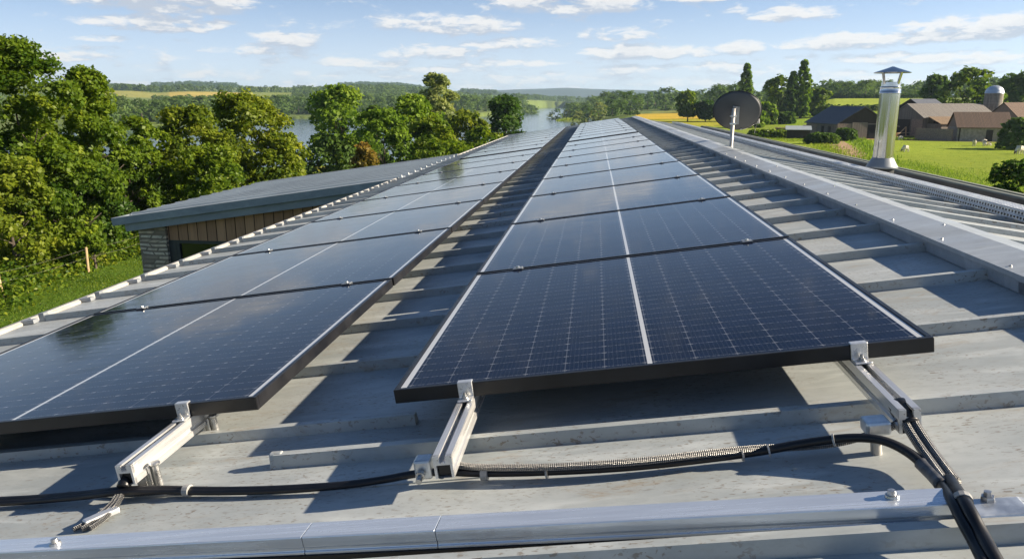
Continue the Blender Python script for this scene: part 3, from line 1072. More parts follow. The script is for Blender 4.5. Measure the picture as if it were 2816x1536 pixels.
rail(-1.068, 11.57, 21.5, gL2, [], 'right rail under the far array beside the eave', [0.1, 2, 4, 6, 8])
rail(-1.950, 11.57, 21.5, gL2, [], 'left rail under the far array beside the eave', [0.1, 2, 4, 6, 8])

# ------------------------------------------------------------------ aluminium bar across the front, cables
def build_bar():
    # hollow box bar lying across the slope in three lengths, bolted down
    yb, h, w = 1.062, 0.040, 0.046
    sk = math.atan2(-0.055, 1.6)                # it lies a little askew
    root = empty('aluminium_bar', L(-0.35, yb, 0), ROT_L, 'bright aluminium box bar lying across the roof in the foreground', 'metal bar')
    Mz = Matrix.Rotation(sk, 4, 'Z')
    segs = [(-2.2, -0.205), (-0.204, 0.022), (0.023, 0.785)]
    for (a, b) in segs:
        mb = MB()
        prof = [(-w / 2, 0.019), (w / 2, 0.019), (w / 2, h + .011), (-w / 2 + .0015, h + .012), (-w / 2, h + .0105), (-w / 2, 0.034), (-w / 2 + .002, 0.031), (-w / 2 + .002, 0.026), (-w / 2, 0.024)]
        mb.prism(prof, lambda p, q, s: Mz @ Vector((s, p, q)), a, b)
        mb.build('bar_length', M['alu_bar'], root, bevel=0.0007, seg=1)
    gb = MB()
    gb.box(-2.2, 0.74, -w / 2 - .003, w / 2 - .004, 0.0005, 0.0188, Mz)
    gb.build('black_strip', M['black'], root)  # black strip filling the gap under the bar
    for x, y_ in ((hitP(160, 1345, .055)[0] + .35, -.004), (0.71, 0.004), (0.842, 0.012)):
        bb = MB()
        z0 = h + 0.011 if x < 0.8 else 0.036
        p = Mz @ Vector((x, y_, 0))
        bb.lathe([(0, z0 + .012), (.0055, z0 + .0115), (.006, z0 + .005), (.009, z0 + .0045), (.0098, z0 + .002), (.0098, z0 - .003)], 6 if x > 0.8 else 12, (p.x, p.y, 0))
        bb.build('bolt', M['bolt'], root)
    # bracket at its right end
    kb = MB()
    kb.box(0.7855, 0.885, -w / 2 - .006, w / 2 - .004, 0.006, 0.034, Mz)
    kb.build('end_bracket', M['galv'], root, bevel=0.003)
    kb = MB()
    kb.quad(*[Mz @ Vector(p) for p in ((0.886, -.03, .003), (0.955, -.03, .003), (0.965, .018, .004), (0.886, .022, .024))])
    kb.quad(*[Mz @ Vector(p) for p in ((0.886, .022, .0245), (0.965, .018, .0045), (0.968, .020, .012), (0.886, .026, .029))])
    kb.quad(*[Mz @ Vector(p) for p in ((0.886, -.031, .002), (0.886, -.031, .026), (0.955, -.031, .004), (0.955, -.031, .002))])
    kb.build('bent_end_plate', M['galv'], root)


build_bar()


def braided(name, pts, r, parent=None):
    """tube with a lengthwise UV so that the braid wraps it"""
    n = 10
    mb = MB().tube(pts, r, n)
    me = mb.mesh(name, M['braid'], True)
    uv = me.uv_layers.new(name='UVMap')
    ln = [0]
    for i in range(1, len(pts)):
        ln.append(ln[-1] + (Vector(pts[i]) - Vector(pts[i - 1])).length)
    for p in me.polygons:
        for li in p.loop_indices:
            vi = me.loops[li].vertex_index
            k, i = vi % n, min(vi // n, len(pts) - 1)
            a = k / n
            if k == 0 and any((me.loops[j].vertex_index % n) == n - 1 for j in p.loop_indices): a = 1.0
            uv.data[li].uv = (a, ln[i])
    o = bpy.data.objects.new(name, me)
    COL.objects.link(o)
    if parent: o.parent = parent
    return o


def onroof(lst, h0=0.0):
    out = []
    for q in lst:
        x, y, h = q
        u, yy = hitP(x, y, h)
        out.append(L(u, yy, h))
    return out


def ring(pt, d, r, w, n=10):
    d = d.normalized()
    return MB().tube([pt - d * w, pt + d * w], r, n)


def build_cables():
    blk = [(-60, 1262, .018), (0, 1257, .018), (90, 1252, .016), (210, 1242, .022), (300, 1232, .030), (400, 1229, .020), (520, 1232, .014), (640, 1231, .014), (740, 1227, .014), (860, 1219, .016), (960, 1206, .020), (1050, 1190, .026), (1120, 1186, .024), (1220, 1189, .016), (1400, 1184, .016), (1600, 1172, .016), (1800, 1150, .018), (1920, 1133, .022), (2020, 1115, .034), (2120, 1102, .046), (2190, 1102, .048), (2240, 1114, .044), (2290, 1142, .034), (2330, 1178, .026), (2365, 1215, .032), (2392, 1255, .052), (2420, 1310, .046), (2450, 1365, .034), (2480, 1425, .030), (2520, 1500, .020)]
    root = empty('black_cable', L(-0.3, 1.2, 0), (0, 0, 0), 'thick black cable snaking over the sheet between the rail ends', 'cable')
    p0 = Vector(root.location)
    pts = spline(onroof(blk), 8)
    off = N_ * 0.004
    r = 0.0076
    mb = MB().tube([p - p0 for p in pts], r, 12)
    mb.build('cable_core', M['black'], root, smooth=True)
    # its twin, twisted beside it
    tw = []
    for i, p in enumerate(pts):
        d = (pts[min(i + 1, len(pts) - 1)] - pts[max(0, i - 1)]).normalized()
        s = d.cross(N_).normalized()
        a = 0.018 * i
        tw.append(p + s * (0.0085 * math.cos(a)) + N_ * (-0.0035 + 0.003 * math.sin(a)) - p0)
    MB().tube(tw, 0.0066, 10).build('cable_core', M['black'], root, smooth=True)
    for (x, y, h, k) in ((470, 1231, .016, 0), (1216, 1189, .016, 0), (1370, 1185, .016, 1), (1860, 1142, .020, 1), (1935, 1130, .024, 1), (2096, 1104, .042, 1)):
        u, yy = hitP(x, y, h)
        c = L(u, yy, h)
        j = min(range(len(pts)), key=lambda q: (pts[q] - c).length)
        d = pts[min(j + 2, len(pts) - 1)] - pts[max(j - 2, 0)]
        s = d.normalized().cross(N_).normalized() * 0.003
        ring(pts[j] + s - p0, d, 0.0125 if k == 0 else 0.0112, 0.0065 if k == 0 else 0.0016, 12).build('cable_tie', M['tie'], root)
    j0 = min(range(len(pts)), key=lambda q: (pts[q] - onroof([(2318, 1165, .028)])[0]).length)
    mb = MB().tube([p - p0 for p in pts[j0:j0 + 13]], 0.0108, 12)
    mb.build('tape_wrap', M['tape'], root, smooth=True)

    # braided sleeve along the black cable, from the middle rail to the ridge-side rail
    b1 = [(1130, 1165, .040), (1160, 1170, .034), (1230, 1175, .030), (1400, 1173, .030), (1600, 1160, .030), (1780, 1140, .030), (1900, 1128, .026), (2010, 1123, .020), (2100, 1114, .020), (2170, 1098, .026), (2230, 1078, .038), (2262, 1062, .050)]
    o = braided('braided_sleeve', spline(onroof(b1), 8), 0.0068)
    tag(o, 'silver braided sleeve lying along the black cable between two rails', 'cable sleeve')
    # braided pair leaving the ridge-side rail, then black down off the roof edge
    b2 = [(2268, 1030, .066), (2282, 1050, .062), (2300, 1082, .050), (2328, 1125, .034), (2362, 1172, .030), (2392, 1212, .034)]
    root2 = empty('braided_cable', L(0.47, 1.25, 0), (0, 0, 0), 'braided cable running from the ridge-side rail end down past the bar', 'cable')
    q0 = Vector(root2.location)
    s2 = [p - q0 for p in spline(onroof(b2), 8)]
    side = E_ * 0.0075
    braided('braided_sleeve', [p + side for p in s2], 0.0078, root2)
    braided('braided_sleeve', [p - side for p in s2], 0.0078, root2)
    gl = spline(onroof([(2262, 1022, .068), (2276, 1042, .064), (2292, 1068, .054)]), 6)
    MB().tube([p - q0 for p in gl], [0.019] * 4 + [0.0165] * (len(gl) - 4), 14).build('cable_gland', M['black'], root2, smooth=True)
    b3 = [(2388, 1205, .034), (2402, 1228, .040), (2420, 1255, .054), (2440, 1290, .052), (2466, 1340, .040), (2496, 1395, .034), (2540, 1475, .02)]
    MB().tube([p - q0 for p in spline(onroof(b3), 8)], 0.0102, 12).build('cable_tail', M['black'], root2, smooth=True)
    tt = onroof([(2420, 1252, .054), (2424, 1262, .054)])
    MB().tube([p - q0 for p in tt], 0.0128, 12).build('cable_tie', M['tie'], root2)

    # left rail: gland and earth braid flattening to a lug by the bar
    root3 = empty('earth_braid', L(-1.05, 1.28, 0), (0, 0, 0), 'flat earthing braid drooping from the left rail end to the bar', 'cable')
    w0 = Vector(root3.location)
    gl = spline(onroof([(327, 1188, .050), (318, 1205, .046), (310, 1225, .036)]), 6)
    MB().tube([p - w0 for p in gl], [0.0165] * 5 + [0.0135] * (len(gl) - 5), 14).build('cable_gland', M['black'], root3, smooth=True)
    b4 = onroof([(310, 1222, .034), (300, 1245, .024), (284, 1270, .014), (258, 1295, .010), (226, 1318, .008), (205, 1330, .007)])
    for k in (-1, 0, 1):
        spread = [0.004, 0.006, 0.008, 0.012, 0.016, 0.018]
        pp = [b4[i] + E_ * (k * spread[i]) - w0 for i in range(len(b4))]
        braided('braid_strand', spline(pp, 6), 0.0052, root3)
    u, yy = hitP(250, 1300, 0.004)
    lg = MB()
    Mr = Matrix.Translation(L(u + .012, yy - .004, 0.006) - w0) @ Matrix.Rotation(-AL, 4, 'Y') @ Matrix.Rotation(R_(52), 4, 'Z')
    lg.box(-.035, .03, -.011, .011, -.002, .010, Mr)
    lg.build('crimp_lug', M['alu'], root3, bevel=0.003)
    # loose braid lying under the black cable by the left rail
    b5 = [(250, 1240, .008), (330, 1243, .008), (400, 1237, .008), (470, 1230, .009), (520, 1228, .009)]
    o = braided('braided_sleeve', spline(onroof(b5), 8), 0.0055)
    tag(o, 'short braided sleeve lying under the black cable by the left rail', 'cable sleeve')
    # conductor clip beside the middle rail end
    root4 = empty('cable_clamp', onroof([(1075, 1180, .03)])[0], ROT_L, 'shiny metal cable clamp bolted beside the middle rail end', 'clamp')
    cb = MB()
    cb.box(-.022, .012, -.016, .018, -.014, .026)
    cb.build('clamp_body', M['galv'], root4, bevel=0.005)
    bb = MB()
    bb.lathe([(0, .0), (.009, .001), (.0095, .010), (.006, .011), (.006, .026), (0, .027)], 10, (0, 0, 0), Matrix.Translation((-.008, -.018, .002)) @ Matrix.Rotation(R_(100), 4, 'X'))
    bb.build('bolt', M['bolt'], root4)
    lb = MB()
    lb.tube([(0.028, -.006, -.012), (0.030, -.016, .004), (0.034, -.004, .018)], 0.008, 10)
    lb.build('cable_loop', M['tie'], root4, smooth=True)
    # saddle under the ridge-side rail
    root5 = empty('rail_support', L(0.425, 1.275, 0), ROT_L, 'small steel support post under the ridge-side rail end', 'bracket')
    cb = MB()
    cb.box(-.028, .014, -.018, .020, .040, .066)
    cb.build('saddle', M['galv'], root5, bevel=0.005)
    pb = MB().lathe([(.0095, 0.0), (.0095, .040)], 12, (-.008, 0, 0))
    pb.build('post', M['pole'], root5, smooth=True)


build_cables()

# ------------------------------------------------------------------ cable tray, flue, dish on the ridge side
def project(p):
    v = Vector(p) - CAM
    r = Vector((math.cos(YAW), math.sin(YAW), 0))
    h = Vector((-math.sin(YAW), math.cos(YAW), 0))
    F = h * math.cos(PITCH) - Vector((0, 0, math.sin(PITCH)))
    U = h * math.sin(PITCH) + Vector((0, 0, math.cos(PITCH)))
    return W0 / 2 + FPX * v.dot(r) / v.dot(F), H0 / 2 - FPX * v.dot(U) / v.dot(F)


def perforated(fn, s0, s1, ns, y0, y1, ny, hx=0.42, hy=0.55):
    """sheet of ns x ny modules, each with a slot left open"""
    ds, dy = (s1 - s0) / ns, (y1 - y0) / ny
    S_, Y_ = np.meshgrid(np.arange(ns), np.arange(ny), indexing='ij')
    S_, Y_ = S_.ravel(), Y_.ravel()
    fx = np.array([0, .5 - hx / 2, .5 + hx / 2, 1])
    fy = np.array([0, .5 - hy / 2, .5 + hy / 2, 1])
    gx, gy = np.meshgrid(fx, fy, indexing='ij')
    s = s0 + (S_[:, None] + gx.ravel()[None]) * ds
    y = y0 + (Y_[:, None] + gy.ravel()[None]) * dy
    vs = fn(s.ravel(), y.ravel())
    q = [(i * 4 + j, (i + 1) * 4 + j, (i + 1) * 4 + j + 1, i * 4 + j + 1) for i in range(3) for j in range(3) if not (i == 1 and j == 1)]
    fs = (np.arange(len(S_))[:, None, None] * 16 + np.array(q)[None]).reshape(-1, 4)
    return vs, fs


def build_tray():
    v0, v1, hb, ht = 1.19, 1.50, 0.018, 0.078
    root = empty('cable_tray', RS(v0, 3, 0), (0, 0, 0), 'long perforated galvanised cable tray running beside the ridge', 'cable tray')
    c = np.array(CREST)
    er, nr = np.array(ER), np.array(NR)
    base = np.array(root.location)

    def W(v, h, y):
        return c + er[None] * v[:, None] + nr[None] * h[:, None] + np.stack([0 * y, y, 0 * y], -1) - base
    for nm, fn, s0, s1, nn in (('tray_cover', lambda s, y: W(s, 0 * s + ht + .004 * np.cos((s - v0) / (v1 - v0) * 6.28 * 2), y), v0, v1, 10),
                               ('tray_side', lambda s, y: W(0 * s + v0, s, y), hb, ht, 2), ('tray_side', lambda s, y: W(0 * s + v1, s, y), hb, ht, 2)):
        vs, fs, off = [], [], 0
        for y0, y1, p in ((1.0, 12.0, .034), (12.0, 24.3, .075)):
            a, b = perforated(fn, s0, s1, nn, y0, y1, int((y1 - y0) / p), 0.50, 0.60)
            vs.append(a); fs.append(b + off); off += len(a)
        me = np_mesh(nm, np.concatenate(vs), np.concatenate(fs))
        me.materials.append(M['galv'])
        o = bpy.data.objects.new(nm, me)
        COL.objects.link(o)
        o.parent = root
        sm = o.modifiers.new('thick', 'SOLIDIFY')
        sm.thickness = 0.0015
    mb = MB()
    for k in range(17):
        y = 1.2 + 1.4 * k
        mb.prism([(v0 + .003, .0), (v1 - .003, .0), (v1 - .003, .017), (v0 + .003, .017)], lambda p, q, t: Vector(CREST) + ER * p + NR * q + YH * t - Vector(base), y, y + .04)
    mb.build('tray_foot', M['galv'], root)
    # cables inside
    mb = MB()
    for v, r in ((1.26, .012), (1.30, .010), (1.36, .014), (1.42, .011)):
        mb.tube([RS(v, y, .034) - Vector(base) for y in (1.0, 24.2)], r, 8)
    mb.build('tray_cables', M['black'], root)


build_tray()


def solve_y(v, h, px):
    lo, hi = 3.0, 20.0
    for _ in range(50):
        m = (lo + hi) / 2
        if project(RS(v, m, h))[0] > px: lo = m
        else: hi = m
    return lo


def build_flue():
    v = 1.76
    y = solve_y(v, 0.16, 2433)
    base = RS(v, y, 0.0)
    k = (base - CAM).dot(px_dir(W0 / 2, H0 / 2)) / 8.35
    root = empty('flue_pipe', base, (0, 0, 0), 'tall stainless steel flue pipe with conical rain cap on the roof', 'chimney')
    r = .1045 * k
    z0 = .115
    b = MB().lathe([(.128 * k, -.10), (.128 * k, z0 - .02)], 40)
    b.build('roof_collar', M['gutter_dark'], root, smooth=True)
    b = MB().lathe([(.160 * k, z0 - .022), (.165 * k, z0 - .012), (.160 * k, z0 - .002), (.150 * k, z0 + .010), (.112 * k, z0 + .082 * k), (.108 * k, z0 + .088 * k)], 48)
    b.build('storm_collar', M['steel_grey'], root, smooth=True)
    zb, zt = z0 + .086 * k, z0 + .775 * k
    b = MB().lathe([(r, zb), (r, zt)], 64)
    b.build('pipe', M['steel'], root, smooth=True)
    b = MB().lathe([(r, zt + .0005), (r * 1.035, zt + .003), (r * 1.04, zt + .012), (r * 1.005, zt + .017), (r * 1.0, zt + .055 * k), (r * 1.03, zt + .058 * k), (r * 1.045, zt + .066 * k), (r * 1.02, zt + .073 * k), (r * .93, zt + .078 * k), (r * .92, zt + .122 * k), (r * .88, zt + .124 * k), (r * .86, zt + .06 * k)], 64)
    b.build('locking_band', M['steel'], root, smooth='auto')
    for q in range(4):
        b = MB()
        a = R_(28 + 90 * q)
        c, s = math.cos(a), math.sin(a)
        p0 = Vector((c * r * .90, s * r * .90, zt + .10 * k))
        p1 = Vector((c * .128 * k, s * .128 * k, zt + .226 * k))
        t = Vector((-s, c, 0)) * .0125 * k
        n = Vector((c, s, 0)) * .002
        b.add([p0 - t - n, p0 + t - n, p1 + t - n, p1 - t - n, p0 - t + n, p0 + t + n, p1 + t + n, p1 - t + n], [(0, 3, 2, 1), (4, 5, 6, 7), (0, 1, 5, 4), (1, 2, 6, 5), (2, 3, 7, 6), (3, 0, 4, 7)])
        b.build('cap_strut', M['steel'], root)
    zc = zt + .222 * k
    b = MB().lathe([(.184 * k, zc - .004), (.187 * k, zc), (.182 * k, zc + .004), (.06 * k, zc + .046 * k), (.012 * k, zc + .064 * k), (0, zc + .066 * k)], 48)
    b.build('rain_cap', M['steel'], root, smooth='auto')
    b = MB()
    for q in range(14):
        a = 2 * math.pi * q / 14
        b.lathe([(0, .004), (.004, .003), (.0045, 0)], 6, (math.cos(a) * r, math.sin(a) * r, zb + .012))
    b.build('rivet', M['bolt'], root)


build_flue()


def build_dish():
    y = 8.75
    d = px_dir(2009, 405)
    x = d.x / d.y * y
    v = (x - CREST.x) / CA
    base = RS(v, y, 0.0)
    root = empty('satellite_dish', base, (0, 0, 0), 'dark grey satellite dish on a short pole seen from behind', 'satellite dish')
    hp = 0.475
    b = MB().tube([(0, 0, 0), (.0, 0, .06), (.004, 0, .07), (.008, .0, hp)], [.027, .027, .0205, .0205], 16)
    b.build('pole', M['pole'], root, smooth=True)
    b = MB()
    b.lathe([(.055, -.02), (.055, .012), (.03, .03), (.024, .05)], 20)
    b.build('pole_foot', M['steel_grey'], root)
    b = MB()
    b.box(-.027, .037, -.029, .025, .30, .318)
    b.box(-.027, .037, -.029, .025, .385, .398)
    b.build('pole_clamp', M['galv'], root, bevel=0.003)
    ax = Vector((0.20, 0.93, 0.30)).normalized()
    xr = Vector((1, -.215, 0)).normalized()
    up = xr.cross(ax)
    up = up if up.z > 0 else -up
    c0 = Vector((.066, .115, .452))
    a, bb, dp = .262, .222, .052
    vs, fs = [c0 - ax * dp], []
    nr_, na = 9, 56
    for i in range(1, nr_ + 1):
        t = i / nr_
        for k in range(na):
            q = 2 * math.pi * k / na
            vs.append(c0 + xr * (a * t * math.cos(q)) + up * (bb * t * math.sin(q)) - ax * dp * (1 - t * t))
    fs += [(0, 1 + (k + 1) % na, 1 + k) for k in range(na)]
    for i in range(nr_ - 1):
        for k in range(na):
            fs.append((1 + i * na + k, 1 + i * na + (k + 1) % na, 1 + (i + 1) * na + (k + 1) % na, 1 + (i + 1) * na + k))
    mb = MB().add(vs, fs)
    o = mb.build('reflector', M['dish'], root, smooth=True)
    sm = o.modifiers.new('thick', 'SOLIDIFY')
    sm.thickness = .004
    rim = [c0 + xr * (a * math.cos(2 * math.pi * k / 64)) + up * (bb * math.sin(2 * math.pi * k / 64)) for k in range(65)]
    MB().tube(rim, .0055, 8, False).build('rim', M['frame'], root, smooth=True)
    b = MB()
    M4 = Matrix.Translation(c0 - ax * (dp + .012)) @ Matrix(((xr.x, ax.x, up.x, 0), (xr.y, ax.y, up.y, 0), (xr.z, ax.z, up.z, 0), (0, 0, 0, 1)))
    b.box(-.035, .028, -.006, .008, -.14, .065, M4)
    b.box(-.045, -.030, -.035, .006, -.06, .075, M4)
    b.box(-.045, .0, -.040, -.030, .045, .075, M4)
    b.box(-.050, -.006, -.045, -.007, -.02, .015, M4)
    b.build('mount_bracket', M['steel_grey'], root, bevel=0.003)
    b = MB()
    for dx, dz in ((-.015, .04), (.012, .04), (-.015, -.10), (.012, -.10)):
        p = M4 @ Vector((dx, -.010, dz))
        b.lathe([(0, .006), (.006, .004), (.006, 0)], 8, p)
    b.build('bracket_bolt', M['bolt'], root)
    # feed arm running forward under the dish and the head on its end
    foot = c0 - up * (bb * .96) + xr * .05
    tip = foot + ax * .20 + xr * .17 + Vector((0, 0, .005))
    MB().tube([foot - ax * .02, foot + ax * .08 + xr * .05 - Vector((0, 0, .02)), tip], .009, 8).build('feed_arm', M['pole'], root, smooth=True)
    b = MB().tube([tip + xr * .012, tip + xr * .005 + Vector((0, -.02, .02)), tip - ax * .05 + Vector((0, 0, .065))], [.017, .020, .023], 12)
    b.tube([tip - xr * .05, tip + xr * .03], .013, 10)
    b.build('feed_head', M['tie'], root, smooth=True)
    MB().tube(spline([tip, tip + Vector((-.01, 0, -.05)), tip + Vector((-.025, -.02, -.12))], 5), .0035, 6).build('coax_lead', M['tape'], root)


build_dish()

# ------------------------------------------------------------------ trees
def env(kind, t):
    """crown radius share at height share t"""
    if kind == 'poplar':
        return interp(t, [0, .06, .25, .6, .85, 1], [.50, .92, 1.0, .93, .70, .22])
    if kind == 'shrub':
        return interp(t, [0, .12, .35, .6, .85, 1], [.90, 1, 1.0, .95, .74, .28])
    if kind == 'tall':
        return interp(t, [0, .1, .35, .6, .85, 1], [.75, .96, 1.0, .92, .68, .24])
    if kind == 'hedge':
        return interp(t, [0, .2, .6, .9, 1], [.95, 1, .97, .7, .4])
    if kind == 'mush':
        return interp(t, [0, .12, .35, .62, .85, 1], [.30, .62, .92, 1.0, .72, .22])
    return interp(t, [0, .12, .35, .6, .85, 1], [.50, .85, 1.0, .97, .74, .30])


def crown_arrays(seed, w, h, kind, clumps, leaves, leaf, lobed=0.28, spread=1.0, core=0.45, wy=None, nlob=None, rough=.75):
    """leaf-quad vertices (n,4,3) and tint (n) of a crown standing on z=0"""
    rng = np.random.RandomState(seed)
    n = clumps
    ky = (wy or w) / w
    nL = nlob or max(7, int(n / (22 if kind != 'poplar' else 9)))
    # big boughs first: their centres inside the crown's outline, spread by the golden angle
    tL = np.clip((np.arange(nL) + rng.uniform(.1, .9, nL)) / nL, .02, .985)
    aL = np.arange(nL) * 2.39996 + rng.uniform(-.5, .5, nL)
    rl = (0.175 if kind != 'poplar' else .11) * w * rng.uniform(.75, 1.3, nL) * (22. / max(nL, 9)) ** .22
    eL = env(kind, tL) * (w / 2)
    lob = 1 + lobed * rng.uniform(-.75, .55, nL)
    RL = np.maximum(0, eL * lob - rl * .72) * np.where(rng.uniform(0, 1, nL) < .22, rng.uniform(.1, .7, nL), 1.0)
    cL = np.stack([RL * np.cos(aL), RL * np.sin(aL) * ky, np.clip(tL * h, rl * .5, h - rl * .62)], -1)
    il = rng.choice(nL, n, p=rl ** 2 / (rl ** 2).sum())
    dv = rng.normal(size=(n, 3))
    oc = cL - np.array([0, 0, h * .38])
    oc /= np.linalg.norm(oc, axis=1, keepdims=True) + 1e-9
    dv = dv / (np.linalg.norm(dv, axis=1, keepdims=True) + 1e-9) + oc[il] * .55 + np.array([0, 0, .18])
    dv /= np.linalg.norm(dv, axis=1, keepdims=True) + 1e-9
    c = cL[il] + dv * (rl[il] * rng.uniform(.62, 1.0, n))[:, None] * np.array([1, 1, .82])
    c[:, 2] = np.maximum(c[:, 2], 0.02 * h)
    cs = rng.uniform(.6, 1.25, n)
    cr = cs * 0.085 * min(w, h * .9) * spread
    nl = np.maximum(3, (leaves * cs ** 2).astype(int))
    idx = np.repeat(np.arange(n), nl)
    m = len(idx)
    # leaves on an outward dome of the clump, flattened like a spray
    dirs = rng.normal(size=(m, 3))
    dirs /= np.linalg.norm(dirs, axis=1, keepdims=True) + 1e-9
    out = c - np.array([0, 0, h * .40])
    out /= np.linalg.norm(out, axis=1, keepdims=True) + 1e-9
    dirs = dirs + (out[idx] + dv[idx]) * .35
    dirs[:, 2] *= .72
    p = c[idx] + dirs * (cr[idx] * rng.uniform(.45, 1.0, m) ** .6)[:, None]
    p[:, 2] = np.maximum(p[:, 2], leaf * .3)
    nrm = (.5 * out[idx] + .6 * dv[idx]) * .8 + rng.normal(size=(m, 3)) * rough + np.array([0, 0, .35])
    nrm /= np.linalg.norm(nrm, axis=1, keepdims=True) + 1e-9
    tg = np.cross(nrm, rng.normal(size=(m, 3)))
    tg /= np.linalg.norm(tg, axis=1, keepdims=True) + 1e-9
    bt = np.cross(nrm, tg)
    s = leaf * rng.uniform(.6, 1.3, m)[:, None]
    k = s * rng.uniform(.45, .75, m)[:, None]
    quad = np.stack([p - tg * s, p - bt * k + nrm * s * .12, p + tg * s, p + bt * k + nrm * s * .12], 1)
    ct = np.clip(.55 * rng.uniform(0, 1, nL)[il] + .45 * rng.uniform(0, 1, n), 0, 1)
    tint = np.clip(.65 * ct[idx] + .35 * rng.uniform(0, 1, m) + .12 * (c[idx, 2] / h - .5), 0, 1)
    return quad, tint


def leaf_mesh(name, quad, tint, m):
    nq = len(quad)
    me = np_mesh(name, quad.reshape(-1, 3), np.arange(nq * 4).reshape(-1, 4))
    at_ = me.attributes.new('tint', 'FLOAT', 'POINT')
    at_.data.foreach_set('value', np.repeat(tint, 4).astype(np.float32))
    me.materials.append(m)
    return me


def limb_mesh(name, seed, h, r, w, kind):
    rng = random.Random(seed)
    mb = MB()
    hh = h * (.92 if kind == 'poplar' else .70)
    lean = rng.uniform(-.04, .04) * h
    pts = [(0, 0, -.4), (lean * .1, 0, hh * .2), (lean * .4, lean * .2, hh * .5), (lean, lean * .4, hh)]
    mb.tube(spline(pts, 4), [r * (1.25 - 1.1 * i / 12) for i in range(13)], 8)
    nl = 7
    for i in range(nl):
        t = .22 + .6 * i / nl
        a = i * 2.4 + rng.uniform(-.4, .4)
        l = (w * .42) * (1.1 - .5 * t) * (.5 if kind == 'poplar' else 1)
        z = hh * t
        rise = l * (2.2 if kind == 'poplar' else rng.uniform(.45, 1.0))
        c, s = math.cos(a), math.sin(a)
        p = [(lean * t, 0, z), (c * l * .4, s * l * .4, z + rise * .35), (c * l, s * l, z + rise)]
        rr = r * .5 * (1.1 - t * .6)
        mb.tube(spline(p, 3), [rr * (1 - .13 * k) for k in range(7)], 6)
        for j in (-1, 1):
            e = Vector(p[1])
            f = e + Vector((math.cos(a + j * .7) * l * .45, math.sin(a + j * .7) * l * .45, rise * .5))
            mb.tube([e, (e + f) / 2 + Vector((0, 0, .05 * l)), f], [rr * .55, rr * .4, rr * .2], 5)
    return mb.mesh(name, M['bark'], True)


def tree(name, label, x0, x1, ytop, dist, leaf, kind='round', zbase=None, trunk=0.18, group=None, seed=1, dens=1.0, cat='tree', lobed=.28, wy=None, core=.45, leafs=1.0, spread=1.0, stem=True, drop=0.0, lay=1.0):
    """crown spans x0..x1 and tops out at ytop (display pixels) at a distance in metres"""
    cxx = (x0 + x1) / 2
    p = P(cxx, ytop, dist)
    zb = tz(p.x, p.y) if zbase is None else zbase
    zb -= drop
    H = p.z - zb
    w = (P(x1, ytop + 40, dist) - P(x0, ytop + 40, dist)).length
    root = empty(name, (p.x, p.y, zb), (0, 0, 0), label, cat, group)
    lf = max(.066, dist * .0026) * leafs
    c0 = H * trunk
    hc = H - c0
    area = math.pi * w * hc * .8
    n = int(dens * lay * 3.7 * area / (lf * lf * 1.1))
    n = min(n, 105000)
    cl = max(60, min(1100, int(area / (0.085 * min(w, hc * .9) * spread) ** 2 * .95 * dens)))
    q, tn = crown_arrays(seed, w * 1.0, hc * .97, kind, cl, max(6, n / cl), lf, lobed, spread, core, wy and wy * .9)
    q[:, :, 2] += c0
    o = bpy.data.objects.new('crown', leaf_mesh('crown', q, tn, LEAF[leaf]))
    COL.objects.link(o)
    o.parent = root
    if stem:
        o = bpy.data.objects.new('trunk', limb_mesh('trunk', seed, H, max(.06, .022 * H), w, kind))
        COL.objects.link(o)
        o.parent = root
    return root


# the wooded bank on the left
T = tree
T('broadleaf_tree', 'tallest leafy tree of the left hedge, standing over the fence', -150, 205, 104, 37.5, 'green', 'tall', seed=3, lobed=.5, wy=6.0, trunk=.10, dens=1.2)
T('broadleaf_tree', 'broad green tree with a ragged top right of the tallest hedge tree', 100, 315, 176, 40, 'green', 'tall', seed=8, lobed=.5, trunk=.08, dens=1.1)
T('hedge_bush', 'yellow-tinged hedge bush low down at the left edge of the photo', -120, 120, 400, 34, 'yellow', 'shrub', seed=12, trunk=.03, cat='bush', dens=1.1)
T('hedge_bush', 'green hedge bush below the tallest tree, just behind the fence wire', 30, 265, 370, 37, 'green', 'shrub', seed=13, trunk=.05, cat='bush', dens=1.1)
T('hedge_bush', 'green hedge bush beside the stone corner of the wing', 215, 400, 380, 41, 'green', 'shrub', seed=14, trunk=.03, cat='bush', dens=1.1)
T('hedge_bush', 'yellow-green bush rising between the ragged tree and the hawthorn', 262, 425, 300, 43, 'green', 'shrub', seed=15, trunk=.04, cat='bush', dens=1.1)
T('hawthorn_tree', 'golden-green hawthorn behind the left end of the wing roof', 365, 570, 278, 45, 'yellow', 'round', seed=21, trunk=.06, dens=1.15)
T('hawthorn_tree', 'larger golden-green hawthorn with a dark gap on its left side', 500, 725, 244, 48, 'yellow', 'round', seed=22, trunk=.06, lobed=.22, dens=1.15)
T('hedge_bush', 'green bush in front of the hawthorns, just over the wing roof', 430, 640, 375, 41, 'green', 'shrub', seed=23, trunk=.02, cat='bush', stem=False, dens=1.1)
T('hedge_bush', 'low bush at the right foot of the larger hawthorn', 630, 785, 352, 47, 'yellow', 'shrub', seed=24, trunk=.02, cat='bush', stem=False, dens=1.1)
T('hedge_bush', 'dark bush under the broad tree, left of the wing', 150, 330, 470, 38.5, 'dark', 'shrub', seed=25, trunk=.04, cat='bush', stem=False)
T('sapling', 'thin young tree with a bare forked stem behind the fence post', 192, 268, 590, 33.6, 'green', 'round', seed=26, trunk=.5, dens=.5)
